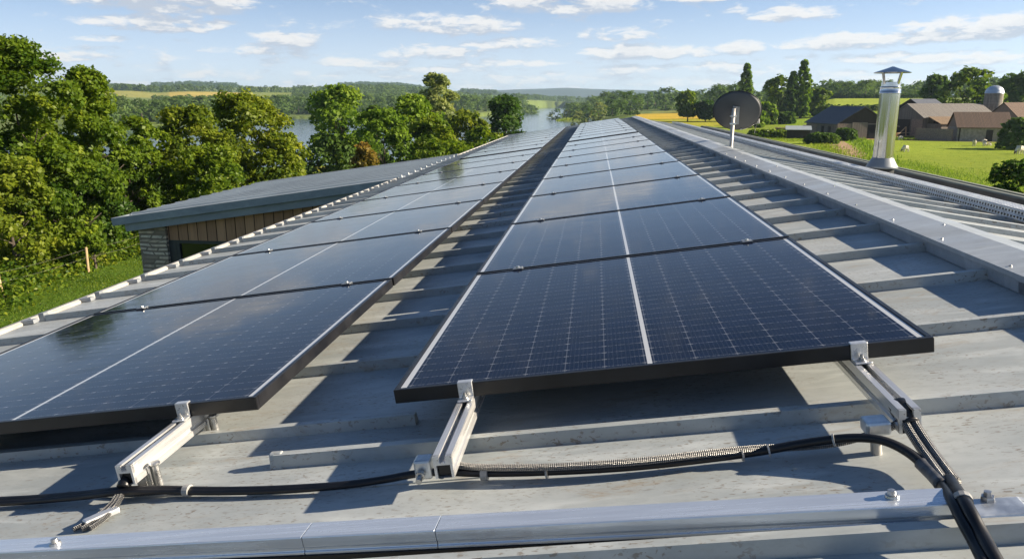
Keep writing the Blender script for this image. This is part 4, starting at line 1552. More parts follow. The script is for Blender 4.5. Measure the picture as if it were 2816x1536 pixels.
# lakeside group in the middle
T('willow_tree', 'rounded willow with open branches at the edge of the lake', 762, 932, 222, 92, 'lime', 'mush', seed=31, trunk=.16, lobed=.22, dens=.95)
T('willow_bush', 'grey-green willow scrub at the foot of the rounded willow', 765, 915, 345, 90, 'mid', 'shrub', seed=32, cat='bush', trunk=.02, stem=False)
T('rust_bush', 'reddish bush on the meadow in front of the green thicket', 880, 948, 362, 62, 'rust', 'shrub', seed=33, cat='bush', trunk=.03)
T('maple_tree', 'bright green leafy tree behind the reddish bush', 895, 1030, 280, 68, 'lime', 'shrub', seed=34, trunk=.05, lobed=.22)
T('maple_tree', 'tall bright green tree left of the pale willow', 965, 1120, 248, 76, 'lime', 'tall', seed=35, trunk=.05, lobed=.24)
T('thicket_tree', 'mid-green tree in the thicket under the pale willow', 1010, 1150, 300, 70, 'green', 'shrub', seed=36, trunk=.03)
T('pale_willow', 'tall silvery willow standing above the thicket', 1042, 1150, 188, 118, 'silver', 'tall', seed=37, trunk=.10, lobed=.34)
T('thicket_tree', 'olive bushy tree right of the pale willow', 1110, 1225, 285, 98, 'yellow', 'shrub', seed=38, trunk=.03)
T('thicket_tree', 'small green tree leaning on the round dark oak', 1160, 1265, 325, 84, 'green', 'shrub', seed=39, trunk=.03)
T('thicket_tree', 'dull green tree behind the bright maple, against the far shore', 905, 985, 268, 108, 'mid', 'round', seed=40, trunk=.05)
T('oak_tree', 'round dark oak beside the open water', 1204, 1342, 247, 120, 'dark', 'round', seed=41, trunk=.08, lobed=.20, dens=1.1)
T('willow_bush', 'low green scrub along the far eave of the roof', 1030, 1200, 360, 62, 'green', 'shrub', seed=42, trunk=.02, cat='bush', stem=False)
# beyond the ridge
T('field_oak', 'tall oak standing alone in the yellow field', 1702, 1765, 232, 262, 'green', 'mush', seed=51, trunk=.18)
T('field_oak', 'shorter dark oak beside the tall one in the yellow field', 1750, 1804, 256, 258, 'dark', 'mush', seed=52, trunk=.16)
T('poplar_tree', 'single tall poplar rising behind the satellite dish', 1864, 1896, 158, 300, 'lime', 'poplar', seed=53, trunk=.05, lobed=.3, dens=1.2, leafs=.75)
T('poplar_tree', 'tallest poplar with a crooked right side near the barns', 2007, 2044, 150, 262, 'lime', 'poplar', seed=54, trunk=.04, lobed=.4, dens=1.2, leafs=.75)
T('poplar_tree', 'slimmer darker poplar pressed against the tallest one', 1982, 2012, 178, 260, 'mid', 'poplar', seed=55, trunk=.04, lobed=.35, dens=1.1, leafs=.75)
T('willow_tree', 'big soft willow between the two poplar groups', 1918, 2002, 196, 266, 'green', 'tall', seed=56, trunk=.05, lobed=.22)
T('leafy_tree', 'bright young tree in front of the big soft willow', 1905, 1955, 260, 225, 'lime', 'shrub', seed=57, trunk=.04)
T('leafy_tree', 'yellow-green tree at the right rim of the dish', 1868, 1922, 262, 205, 'lime', 'shrub', seed=58, trunk=.03)
T('leafy_tree', 'round bushy tree right of the poplars, left of the slate barn', 2030, 2090, 226, 268, 'green', 'round', seed=59, trunk=.05)
T('leafy_tree', 'narrow green tree at the foot of the tallest poplar', 1955, 2000, 285, 228, 'mid', 'shrub', seed=60, trunk=.04)
T('farm_tree', 'round blue-green tree left of the big tree behind the silo', 2322, 2392, 190, 235, 'mid', 'round', seed=61, trunk=.12)
T('farm_tree', 'biggest spreading tree behind the silo and barns', 2376, 2510, 176, 215, 'green', 'mush', seed=62, trunk=.10, lobed=.24)
T('farm_tree', 'lighter green tree right behind the silo dome', 2470, 2540, 232, 205, 'lime', 'shrub', seed=63, trunk=.06)
T('farm_tree', 'tree at the right edge behind the farmhouse', 2505, 2640, 186, 225, 'mid', 'round', seed=64, trunk=.08)
T('hedge_bush', 'dark round bush by the lower corner of the meadow', 2474, 2640, 408, 43, 'dark', 'shrub', seed=65, trunk=.02, cat='bush', stem=False)
T('hedge_bush', 'dark green bush before the farmhouse wall', 2518, 2610, 302, 128, 'mid', 'shrub', seed=66, trunk=.02, cat='bush', stem=False)
T('hedge_bush', 'clipped hedge left of the field shelter below the trees', 1885, 2010, 330, 152, 'green', 'hedge', seed=67, trunk=.02, cat='bush', stem=False, wy=2)
T('hedge_bush', 'round clipped bush in front of the slate barn', 2098, 2155, 326, 142, 'mid', 'hedge', seed=68, trunk=.02, cat='bush', stem=False)
T('hedge_bush', 'small bush on the slope left of the big barn', 2245, 2276, 308, 190, 'mid', 'shrub', seed=69, trunk=.02, cat='bush', stem=False)
T('hedge_bush', 'long low hedge right of the field shelter', 2030, 2110, 338, 130, 'mid', 'hedge', seed=70, trunk=.02, cat='bush', stem=False, wy=2)


def build_far_trees():
    """trees along the far shores and hedgerows: individuals from a few kinds; the far woods as masses"""
    rng = random.Random(77)
    kinds = []
    for s, (lf, kd, ww) in enumerate((('far', 'round', 1.0), ('mid', 'round', .95), ('far', 'mush', 1.15), ('silver', 'shrub', .85), ('mid', 'tall', .7))):
        q, tn = crown_arrays(200 + s, ww * .95, .95, kd, 110, 8, .055, .25, 1.1, .5, None, 13, .32)
        q[:, :, 2] += .05
        cm = leaf_mesh('crown', q, tn, LEAF[lf])
        mb = MB().tube([(0, 0, -.05), (0, 0, .5)], [.03, .018], 6)
        kinds.append((cm, mb.mesh('trunk', M['bark'], True)))

    def put(name, label, cat, group, x, y, h, k, w=1.0):
        root = empty(name, (x, y, tz(x, y) - .1), (0, 0, rng.uniform(0, 6.28)), label, cat, group)
        root.scale = (h * w, h * w, h)
        for me, nm in zip(kinds[k], ('crown', 'trunk')):
            o = bpy.data.objects.new(nm, me)
            COL.objects.link(o)
            o.parent = root
    # far shore on the left
    for i in range(74):
        px = 232 + (1335 - 232) * (i + rng.uniform(0, .9)) / 74
        d2 = float(interp(px, LK_X, LK_2))
        d = d2 * rng.uniform(1.035, 1.20)
        if 290 < px < 378 and d > 640: continue
        p = P(px, 290, d)
        put('lakeside_tree', 'rounded green tree in the belt along the far lake shore', 'tree', 'trees along the far lake shore', p.x, p.y, rng.uniform(9, 15), rng.choice((0, 1, 1, 2)), rng.uniform(.9, 1.25))
    for i in range(34):
        px = 1425 + (1860 - 1425) * (i + rng.uniform(0, .9)) / 34
        d = rng.uniform(560, 760)
        p = P(px, 290, d)
        put('riverside_tree', 'dark green tree in the row beyond the right river bank', 'tree', 'trees beyond the right river bank', p.x, p.y, rng.uniform(10, 16), rng.choice((0, 1, 2)), rng.uniform(.85, 1.2))
    for px, d, h, k, w, lb in ((1457, 395, 10, 3, .95, 'pale willow at the water edge right of the island'), (1505, 410, 9, 3, 1.15, 'broad pale willow right of the slim pale one on the bank'), (1480, 470, 12, 1, 1.2, 'taller green tree behind the pale willows'),
                               (1540, 430, 9, 1, 1.3, 'dark bush just left of the far end of the ridge'), (1585, 400, 11, 1, 1.3, 'green tree right behind the far end of the ridge'), (1398, 560, 8.5, 1, 1.2, 'round willow on the little island'), (1425, 566, 6.5, 3, 1.3, 'lower pale willow on the little island'), (1385, 570, 6, 3, 1.2, 'small shrub at the tip of the little island')):
        p = P(px, 295, d)
        put('bank_tree', lb, 'tree', 'willows by the river reach', p.x, p.y, h, k, w)
    # hedgerow and copse on the hill behind the farm
    for i in range(30):
        px = 2085 + (2225 - 2085) * (i + rng.uniform(0, .8)) / 30
        d = rng.uniform(425, 500)
        p = P(px, 250, d)
        put('copse_tree', 'blue-green tree in the copse on the farm hill', 'tree', 'copse on the hill behind the farm', p.x, p.y, rng.uniform(6, 9.5), rng.choice((0, 1, 2)), 1.1)
    for i in range(16):
        px = 1790 + (1880 - 1790) * (i + rng.uniform(0, .8)) / 16
        p = P(px, 250, rng.uniform(440, 560))
        put('copse_tree', 'dark tree in the row left of the satellite dish', 'tree', 'row of trees left of the dish', p.x, p.y, rng.uniform(11, 16), rng.choice((0, 1)), .9)

    # far woodland: nobody could count it
    protos = [crown_arrays(300 + s, 1.0 * .95, .95, kd, 34, 4, .10, .25, 1.3, .55, None, 8, .28) for s, kd in enumerate(('round', 'mush', 'shrub', 'round', 'tall'))]

    def wood(name, label, spots, m, cat='woodland', kind='stuff'):
        qs, ts = [], []
        g = np.random.RandomState(len(spots))
        for (x, y, h) in spots:
            q, tn = protos[g.randint(len(protos))]
            a = g.uniform(0, 6.28)
            ca, sa = math.cos(a), math.sin(a)
            w = h * g.uniform(.85, 1.15)
            r = np.empty_like(q)
            r[:, :, 0] = (q[:, :, 0] * ca - q[:, :, 1] * sa) * w + x
            r[:, :, 1] = (q[:, :, 0] * sa + q[:, :, 1] * ca) * w + y
            r[:, :, 2] = q[:, :, 2] * h + tz(x, y) - .03 * h
            qs.append(r)
            ts.append(np.clip(tn * .7 + .3 * g.uniform(0, 1), 0, 1))
        me = leaf_mesh(name, np.concatenate(qs), np.concatenate(ts), m)
        o = bpy.data.objects.new(name, me)
        COL.objects.link(o)
        tag(o, label, cat, None, kind)

    def fill(lst):
        sp = []
        for (x0, x1, d0, d1, n, h0, h1) in lst:
            for _ in range(n):
                px, d = rng.uniform(x0, x1), math.sqrt(rng.uniform(d0 * d0, d1 * d1))
                ok = True
                for (a, b, c, e, col) in FIELDS:
                    if a < px < b and c * .98 < d < e * 1.0 and d > 300: ok = False
                if not ok: continue
                p = P(px, 250, d)
                sp.append((p.x, p.y, rng.uniform(h0, h1)))
        return sp
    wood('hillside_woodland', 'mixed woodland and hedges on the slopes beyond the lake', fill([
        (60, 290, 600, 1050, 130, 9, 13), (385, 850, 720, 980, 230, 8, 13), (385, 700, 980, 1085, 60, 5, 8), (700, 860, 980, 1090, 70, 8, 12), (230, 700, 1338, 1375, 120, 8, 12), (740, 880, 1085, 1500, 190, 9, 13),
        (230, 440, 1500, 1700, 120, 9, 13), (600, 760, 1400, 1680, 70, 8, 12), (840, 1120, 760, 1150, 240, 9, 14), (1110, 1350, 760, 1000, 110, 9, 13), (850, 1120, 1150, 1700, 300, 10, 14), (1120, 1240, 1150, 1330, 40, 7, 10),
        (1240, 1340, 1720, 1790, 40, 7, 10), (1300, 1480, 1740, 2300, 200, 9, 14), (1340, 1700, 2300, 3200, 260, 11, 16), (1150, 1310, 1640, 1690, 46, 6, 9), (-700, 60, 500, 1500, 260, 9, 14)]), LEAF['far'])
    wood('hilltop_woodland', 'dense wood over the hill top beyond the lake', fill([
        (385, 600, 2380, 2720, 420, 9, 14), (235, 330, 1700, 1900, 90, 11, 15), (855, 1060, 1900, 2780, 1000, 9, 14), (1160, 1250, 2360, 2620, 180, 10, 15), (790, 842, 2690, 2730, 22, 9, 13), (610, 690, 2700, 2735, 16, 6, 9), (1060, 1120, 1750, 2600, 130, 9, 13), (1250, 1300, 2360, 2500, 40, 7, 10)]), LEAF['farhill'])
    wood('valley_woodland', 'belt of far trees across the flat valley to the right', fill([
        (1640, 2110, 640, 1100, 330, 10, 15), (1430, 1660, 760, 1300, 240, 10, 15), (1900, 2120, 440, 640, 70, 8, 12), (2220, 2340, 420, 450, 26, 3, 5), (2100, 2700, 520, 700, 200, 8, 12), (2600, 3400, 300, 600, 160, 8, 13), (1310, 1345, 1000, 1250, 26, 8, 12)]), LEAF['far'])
    # hedges across the farm hill
    for lb, x0, x1, d0, d1, n in (('dark hedge between the two sloping fields behind the farm', 1990, 2335, 309, 309, 150), ('dark hedge along the crest of the farm hill', 1995, 2345, 424, 418, 130)):
        sp = []
        for i in range(n):
            t = i / n
            p = P(x0 + (x1 - x0) * t, 260, d0 + (d1 - d0) * t + rng.uniform(-.7, .7))
            sp.append((p.x, p.y, rng.uniform(1.5, 2.4)))
        wood('field_hedge', lb, sp, LEAF['dark'], 'hedge', None)


build_far_trees()

# ------------------------------------------------------------------ undergrowth, fence, grass banks
def gp(x, y):
    """display pixel -> point on the near ground (z about 0)"""
    d = px_dir(x * 1.0932, y * 1.0932)
    t = -ZC / d.z
    p = CAM + d * t
    for _ in range(6):
        t = (tz(p.x, p.y) - ZC) / d.z
        p = CAM + d * t
    return p


def build_fence():
    posts = [(-150, 838, 62), (8, 752, 60), (222, 684, 60), (366, 641, 48), (470, 606, 44)]
    b = [gp(x, y) for x, y, _ in posts]
    root = empty('wire_fence', b[1], (0, 0, 0), 'wooden post and wire fence along the foot of the left hedge', 'fence')
    o0 = Vector(b[1])
    rng = random.Random(4)
    tops = []
    for p in b:
        h = rng.uniform(.88, 1.0)
        mb = MB()
        ln = Vector((rng.uniform(-.05, .05), rng.uniform(-.03, .03), 0))
        q = p - o0
        mb.tube([q + Vector((0, 0, -.3)), q + ln * .5 + Vector((0, 0, h * .5)), q + ln + Vector((0, 0, h - .02)), q + ln + Vector((0, 0, h))], [.055, .052, .05, .04], 9)
        mb.build('post', M['postwood'], root, smooth='auto')
        tops.append((q, ln, h))
    for z in (.94, .60):
        pts = []
        for i in range(len(tops) - 1):
            a, c = tops[i], tops[i + 1]
            for k in range(6):
                t = k / 6
                p = a[0].lerp(c[0], t) + a[1].lerp(c[1], t) * z + Vector((0, -.05, z * .97 - .05 * math.sin(math.pi * t)))
                pts.append(p)
        MB().tube(pts, .0035, 5).build('wire', M['wire'], root)


build_fence()


def scatter_leaves(name, label, cat, fn, n, hmin, hmax, leaf, m, seed, kind='stuff', blades=False):
    """low ground cover; fn(rng, n) -> x, y"""
    rng = np.random.RandomState(seed)
    x, y = fn(rng, n)
    z = terrain(x, y)
    hgt = rng.uniform(hmin, hmax, n) * (0.65 + .35 * vnoise(x * 1.3, y * 1.3, seed))
    if blades:
        a = rng.uniform(0, 6.28, n)
        ln = rng.uniform(.15, .5, n) * hgt
        wd = leaf * rng.uniform(.6, 1.3, n)
        b = np.stack([x, y, z - .02], -1)
        s = np.stack([np.cos(a), np.sin(a), 0 * a], -1) * wd[:, None]
        l = np.stack([-np.sin(a), np.cos(a), 0 * a], -1) * ln[:, None]
        up = np.array([0, 0, 1.]) * hgt[:, None]
        q = np.stack([b - s, b + s, b + s * .25 + l + up, b - s * .25 + l + up], 1)
    else:
        p = np.stack([x, y, z + hgt * rng.uniform(.05, 1, n)], -1)
        nm = rng.normal(size=(n, 3)) * .7 + np.array([.2, -.2, .8])
        nm /= np.linalg.norm(nm, axis=1, keepdims=True)
        tg = np.cross(nm, rng.normal(size=(n, 3)))
        tg /= np.linalg.norm(tg, axis=1, keepdims=True)
        bt = np.cross(nm, tg)
        s = leaf * rng.uniform(.5, 1.3, n)[:, None]
        q = np.stack([p - tg * s, p - bt * s * .6, p + tg * s, p + bt * s * .6], 1)
    o = bpy.data.objects.new(name, leaf_mesh(name, q, rng.uniform(0, 1, n), m))
    COL.objects.link(o)
    return tag(o, label, cat, None, kind)


def along(pts, width, power=1.0):
    pts = [np.array(p)[:2] for p in pts]
    seg = np.array([np.linalg.norm(pts[i + 1] - pts[i]) for i in range(len(pts) - 1)])
    cum = np.concatenate([[0], np.cumsum(seg)]) / seg.sum()

    def fn(rng, n):
        t = rng.uniform(0, 1, n)
        x = np.interp(t, cum, [p[0] for p in pts])
        y = np.interp(t, cum, [p[1] for p in pts])
        w = rng.normal(size=n) * width * .45
        dx, dy = pts[-1] - pts[0]
        l = math.hypot(dx, dy)
        return x - dy / l * w, y + dx / l * w
    return fn


F0 = [gp(-150, 812), gp(8, 722), gp(222, 660), gp(366, 622), gp(480, 596)]
scatter_leaves('undergrowth', 'nettles and brambles along the foot of the wire fence', 'undergrowth', along([p + Vector((-.5, 1.3, 0)) for p in F0], 1.9), 14000, .25, 1.15, .085, LEAF['green'], 3)
scatter_leaves('undergrowth', 'yellowing weeds in front of the wire fence', 'undergrowth', along([p + Vector((.1, .1, 0)) for p in F0], 1.2), 5000, .08, .55, .07, LEAF['yellow'], 4)
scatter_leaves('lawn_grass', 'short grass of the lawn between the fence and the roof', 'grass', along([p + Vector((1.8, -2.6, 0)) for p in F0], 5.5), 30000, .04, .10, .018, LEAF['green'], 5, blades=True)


def build_right_ground():
    # dirt track curving from the farm yard to the near corner
    tr = [(2185, 340), (2150, 344), (2108, 347), (2090, 353), (2100, 362), (2122, 374), (2142, 388), (2158, 402), (2180, 425)]
    pts = spline([gp(x, y) for x, y in tr], 6)
    mb = MB()
    ws = []
    for i, p in enumerate(pts):
        d = pts[min(i + 1, len(pts) - 1)] - pts[max(0, i - 1)]
        s = Vector((-d.y, d.x, 0)).normalized()
        w = 2.0
        ws += [p + s * w, p - s * w]
    for q in ws: q.z = tz(q.x, q.y) + 0.035
    n = len(pts)
    mb.add(ws, [(2 * i, 2 * i + 1, 2 * i + 3, 2 * i + 2) for i in range(n - 1)])
    m, t, b = mat('dirt_track', (0.33, 0.21, 0.12), 0.95, 0, .1)
    v = coord(t)
    t.put(b.inputs['Base Color'], t.mix(t.step(t.noise(v, .8, 5, .7), .35, .65), (0.24, 0.155, 0.09), (0.42, 0.29, 0.18)))
    o = mb.build('dirt_path', m)
    tag(o, 'sandy farm track curving down from the yard', None, None, 'structure')
    g = LEAF['grass']
    scatter_leaves('long_grass', 'long tawny grass bank on the left of the farm track', 'grass', along([gp(x, y) for x, y in ((2040, 352), (2066, 364), (2094, 382), (2112, 400), (2130, 425))], 2.4), 3500, .2, .6, .06, g, 21, blades=True)
    scatter_leaves('long_grass', 'long green grass bank on the right of the farm track', 'grass', along([gp(x, y) for x, y in ((2142, 349), (2168, 360), (2186, 373), (2198, 390), (2206, 412))], 2.2), 3500, .2, .7, .06, LEAF['lime'], 22, blades=True)
    scatter_leaves('long_grass', 'rough grass below the hedges left of the track', 'grass', along([gp(x, y) for x, y in ((1900, 345), (1970, 350), (2030, 356))], 5), 4000, .08, .25, .06, g, 23, blades=True)
    scatter_leaves('long_grass', 'ragged long grass along the near edge of the meadow', 'grass', along([gp(x, y) for x, y in ((2200, 402), (2290, 418), (2380, 436), (2480, 458), (2600, 490))], 4.5), 9000, .08, .30, .03, LEAF['lime'], 24, blades=True)
    scatter_leaves('long_grass', 'rough grass along the fence between yard and meadow', 'grass', along([gp(x, y) for x, y in ((2215, 350), (2280, 347), (2400, 345), (2560, 348))], 5), 7000, .15, .45, .08, LEAF['lime'], 25, blades=True)
    scatter_leaves('meadow_tufts', 'grass tufts scattered over the sheep meadow', 'grass', lambda r, n: ((lambda a, d: (d * np.sin(a), d * np.cos(a)))(np.radians(r.uniform(14, 36, n)), np.sqrt(r.uniform(45 ** 2, 140 ** 2, n)))), 7000, .04, .12, .05, LEAF['grass'], 26, blades=True)
    scatter_leaves('meadow_grass', 'yellow dry grass of the meadow beyond the wing roof', 'grass', lambda r, n: ((lambda a, d: (d * np.sin(a), d * np.cos(a)))(np.radians(r.uniform(-23, -14, n)), np.sqrt(r.uniform(55 ** 2, 105 ** 2, n)))), 16000, .1, .5, .05, g, 27, blades=True)
    scatter_leaves('reeds', 'reed fringe on the little island in the river reach', 'reeds', along([P(1365, 300, 540), P(1400, 300, 540), P(1450, 300, 530)], 70), 4500, .6, 1.6, .6, LEAF['grass'], 28, blades=True)


build_right_ground()

# ------------------------------------------------------------------ the farm
M['slate'] = board_mat('dark_slate_roof', 0.28, ((0.060, 0.066, 0.082), (0.078, 0.084, 0.100), (0.045, 0.05, 0.062)), 1, .03, 0.55)
M['tiles'] = board_mat('clay_tiles', 0.20, ((0.175, 0.115, 0.082), (0.14, 0.095, 0.07), (0.11, 0.078, 0.06)), 1, .10, 0.85)
M['sheet'] = board_mat('grey_corrugated_sheet', 0.25, ((0.205, 0.190, 0.170), (0.160, 0.150, 0.140), (0.20, 0.16, 0.125)), 1, .12, 0.7)
M['rusty'] = board_mat('rusty_sheet', 0.25, ((0.27, 0.19, 0.115), (0.21, 0.145, 0.09), (0.16, 0.11, 0.07)), 1, .12, 0.8)
M['barnwood'] = board_mat('grey_barn_boards', 0.22, ((0.25, 0.215, 0.18), (0.185, 0.16, 0.135), (0.12, 0.10, 0.085)), 3, .08, 0.85)
M['darkwood'] = board_mat('tarred_boards', 0.22, ((0.060, 0.048, 0.040), (0.045, 0.037, 0.032), (0.03, 0.025, 0.02)), 3, .08, 0.85)
M['brickwall'] = simple('pale_brick', (0.25, 0.19, 0.15), 0.9, 0, .3, 7, .2)
M['paleboard'] = simple('pale_boards', (0.42, 0.30, 0.20), 0.85, 0, .25, 9, 0, (4, 4, 1))
M['greywall'] = simple('grey_farm_wall', (0.30, 0.265, 0.22), 0.9, 0, .25, 2.5)


def front_corner(x, y, dist):
    p = P(x, y, dist)
    return Vector((p.x, p.y, tz(p.x, p.y)))


def gabled(name, label, corner, ang, W, Ln, eave, ridge, wall, roof, gable=None, ov=.25, cat='barn', near='r'):
    """gable end at local y=0 facing -y; corner is its right (or left) foot; ang = heading of the length axis"""
    root = empty(name, corner, (0, 0, -ang), label, cat)
    x0, x1 = (-W, 0) if near == 'r' else (0, W)
    xm = (x0 + x1) / 2
    wb = MB()
    wb.quad((x0, 0, -.6), (x1, 0, -.6), (x1, 0, eave), (x0, 0, eave))
    wb.quad((x1, 0, -.6), (x1, Ln, -.6), (x1, Ln, eave), (x1, 0, eave))
    wb.quad((x1, Ln, -.6), (x0, Ln, -.6), (x0, Ln, eave), (x1, Ln, eave))
    wb.quad((x0, Ln, -.6), (x0, 0, -.6), (x0, 0, eave), (x0, Ln, eave))
    wb.build('wall', wall, root)
    MB().add([(x0, .002, eave), (x1, .002, eave), (xm, .002, ridge)], [(0, 1, 2)]).build('gable', gable or wall, root)
    MB().add([(x0, Ln - .002, eave), (x1, Ln - .002, eave), (xm, Ln - .002, ridge)], [(2, 1, 0)]).build('gable', gable or wall, root)
    k = (ridge - eave) / (W / 2)
    for s in (-1, 1):
        rb = MB()
        xe = xm + s * (W / 2 + ov)
        ze = eave - k * ov
        th = .12
        vs = [(xm, -ov, ridge), (xm, Ln + ov, ridge), (xe, Ln + ov, ze), (xe, -ov, ze)]
        vs += [(x, y, z + th) for x, y, z in vs]
        rb.add(vs, [(0, 1, 2, 3), (7, 6, 5, 4), (0, 4, 5, 1), (1, 5, 6, 2), (2, 6, 7, 3), (3, 7, 4, 0)])
        rb.build('roof', roof, root)
    return root


def panel_on(root, name, m, *boxes):
    mb = MB()
    for b in boxes: mb.box(*b)
    return mb.build(name, m, root)


def build_farm():
    # slate-roofed barn nearest the track
    c = front_corner(2105, 331, 150)
    r = gabled('slate_barn', 'timber barn with dark blue slate roof and open front beside the track', c, R_(-8), 9.4, 13.5, 2.7, 5.6, M['barnwood'], M['slate'], M['darkwood'], .35, near='l')
    panel_on(r, 'brick_bay', M['brickwall'], (.03, 2.4, -.06, -.01, -.5, 2.65), (-.06, -.01, 8.6, 13.3, -.5, 2.35))
    panel_on(r, 'doorway_shade', M['opening_shade'], (5.6, 7.5, -.05, -.012, -.4, 2.5))  # dark panel on the wall, painted shade of a door opening
    panel_on(r, 'sliding_door', M['barnwood'], (2.7, 5.5, -.14, -.055, -.3, 2.9))
    panel_on(r, 'side_door', M['darkwood'], (-.07, -.012, 2.6, 3.6, -.4, 2.1), (-.07, -.012, 5.4, 6.4, -.4, 2.1))
    # small lean-to at its right
    mb = MB().box(9.45, 11.2, .4, 4.2, -.5, 2.0)
    mb.build('lean_to', M['paleboard'], r)
    mb = MB()
    mb.add([(9.2, .1, 2.75), (11.6, .1, 2.1), (11.6, 4.5, 2.1), (9.2, 4.5, 2.75), (9.2, .1, 2.85), (11.6, .1, 2.2), (11.6, 4.5, 2.2), (9.2, 4.5, 2.85)], [(0, 3, 2, 1), (4, 5, 6, 7), (0, 1, 5, 4), (1, 2, 6, 5), (2, 3, 7, 6), (3, 0, 4, 7)])
    mb.build('lean_to_roof', M['sheet'], r)
    # dark barn half hidden by the flue
    c = front_corner(2222, 333, 172)
    r = gabled('dark_barn', 'dark gabled barn with brick base partly hidden by the flue', c, R_(40), 9.0, 14, 3.9, 7.0, M['brickwall'], M['slate'], M['darkwood'], .3, near='l')
    panel_on(r, 'doorway_shade', M['opening_shade'], (1.0, 3.4, -.05, -.01, -.4, 2.4))  # no hole here: interior shade painted as a dark panel
    # big grey barn
    c = front_corner(2319, 332, 160)
    r = gabled('grey_barn', 'big weathered barn with long grey corrugated roof and boarded gable', c, R_(67), 8.2, 17.5, 3.7, 6.1, M['barnwood'], M['sheet'], M['barnwood'], .2)
    panel_on(r, 'barn_door', M['darkwood'], (-6.2, -3.0, -.07, -.012, -.3, 3.3))
    panel_on(r, 'open_side_shade', M['opening_shade'], (.012, .05, 6.5, 12.4, -.4, 3.3))  # shade of the open bay put on the wall as a dark sheet
    panel_on(r, 'base_wall', M['brickwall'], (-2.6, -.02, -.08, -.013, -.5, 3.4))
    mb = MB()
    mb.add([(.3, .8, 3.75), (3.6, .4, 2.55), (3.6, 7.0, 2.55), (.3, 7.0, 3.75), (.3, .8, 3.87), (3.6, .4, 2.67), (3.6, 7.0, 2.67), (.3, 7.0, 3.87)], [(0, 3, 2, 1), (4, 5, 6, 7), (0, 1, 5, 4), (1, 2, 6, 5), (2, 3, 7, 6), (3, 0, 4, 7)])
    mb.build('porch_roof', M['rusty'], r)
    panel_on(r, 'porch_wall', M['barnwood'], (.1, 3.3, .9, 1.0, -.5, 2.6), (3.2, 3.3, 1.0, 2.4, -.5, 2.5))
    panel_on(r, 'porch_post', M['darkwood'], (3.25, 3.4, 6.7, 6.85, -.5, 2.6))
    panel_on(r, 'porch_shade', M['opening_shade'], (.06, .10, 2.4, 6.4, -.4, 3.4))  # dark sheet painting the shade under the porch roof
    # tiled byre
    c = front_corner(2408, 340, 150)
    r = gabled('tiled_byre', 'low byre with orange clay tile roof and grey walls before the silo', c, R_(100), 6.4, 8.0, 2.35, 4.7, M['greywall'], M['tiles'], M['brickwall'], .25)
    panel_on(r, 'byre_door', M['darkwood'], (.012, .06, 4.3, 5.3, -.4, 1.9), (.012, .06, .2, .4, -.4, 2.2))
    # yard wall
    a, b = front_corner(2304, 337, 153), front_corner(2396, 339, 150)
    d = (b - a).normalized()
    n = Vector((-d.y, d.x, 0)) * .18
    mb = MB()
    q = [a - n, b - n, b + n, a + n]
    mb.add([p - a + Vector((0, 0, -.5)) for p in q] + [p - a + Vector((0, 0, 2.0)) for p in q], [(0, 3, 2, 1), (4, 5, 6, 7), (0, 1, 5, 4), (1, 2, 6, 5), (2, 3, 7, 6), (3, 0, 4, 7)])
    o = mb.build('yard_wall', M['brickwall'], None, a)
    tag(o, 'pale brick yard wall running up to the tiled byre', 'wall')
    # farmhouse
    c = front_corner(2560, 338, 163)
    r = gabled('farmhouse', 'red brick farmhouse with steep tiled gable at the right edge', c, R_(62), 6.6, 14, 3.5, 6.3, M['brickwall'], M['tiles'], M['brickwall'], .2, cat='house')
    w = panel_on(r, 'window', M['paleboard'], (-3.9, -2.9, -.06, -.012, 3.1, 4.3))
    p = MB().box(-3.8, -3.0, -.075, -.062, 3.2, 4.2)
    p.build('pane', M['winglass'], w)
    xr = MB()                                     # cross wing with its own slate pitch
    xr.add([(-1.0, 3.0, 3.4), (-1.0, 9.0, 3.4), (4.6, 9.0, 3.4), (4.6, 3.0, 3.4), (-1.0, 6.0, 6.0), (4.6, 6.0, 6.0)], [(0, 3, 5, 4), (1, 4, 5, 2), (3, 2, 5)])
    xr.build('wing_roof', M['slate'], r)
    panel_on(r, 'wing_wall', M['brickwall'], (.02, 4.4, 3.2, 8.8, -.6, 3.38))
    # silo
    p = front_corner(2487, 335, 178)
    root = empty('grain_silo', p, (0, 0, 0), 'round grey silo with a shiny metal dome behind the byre', 'silo')
    sr = 1.62
    m, t, b = mat('silo_staves', (0.24, 0.215, 0.18), .85, 0, .2)
    v = coord(t)
    sp = t.n('ShaderNodeSeparateXYZ', i_0=v)
    hoop = t.step(t.m('ABSOLUTE', t.m('SUBTRACT', t.m('FRACT', t.m('MULTIPLY', sp.outputs[2], 1.6)), .5)), .06, .03)
    t.put(b.inputs['Base Color'], t.mix(t.m('MULTIPLY', hoop, .5), t.mix(t.step(t.noise(t.scl(v, 1.5, 1.5, .3), 2, 4), .35, .65), (0.19, 0.17, 0.14), (0.30, 0.265, 0.22)), (0.12, .11, .10)))
    ztop = P(2487, 234, 178).z - p.z
    MB().lathe([(sr, -.5), (sr, ztop)], 40).build('silo_wall', m, root, smooth=True)
    dm = [(sr * 1.03, ztop - .08), (sr * 1.03, ztop + .05)] + [(sr * math.cos(a), ztop + .05 + sr * .86 * math.sin(a)) for a in [i * math.pi / 2 / 8 for i in range(0, 9)]]
    MB().lathe(dm, 24).build('dome', M['galv'], root, smooth=True)
    # field shelter and stacked sheets left of the slate barn
    c = front_corner(1979, 343, 148)
    root = empty('field_shelter', c, (0, 0, R_(-12)), 'low dark shelter with a grey sheet roof among the hedges', 'shelter')
    panel_on(root, 'wall', M['darkwood'], (0, 3.9, 0, 2.0, -.4, 1.5))
    mb = MB()
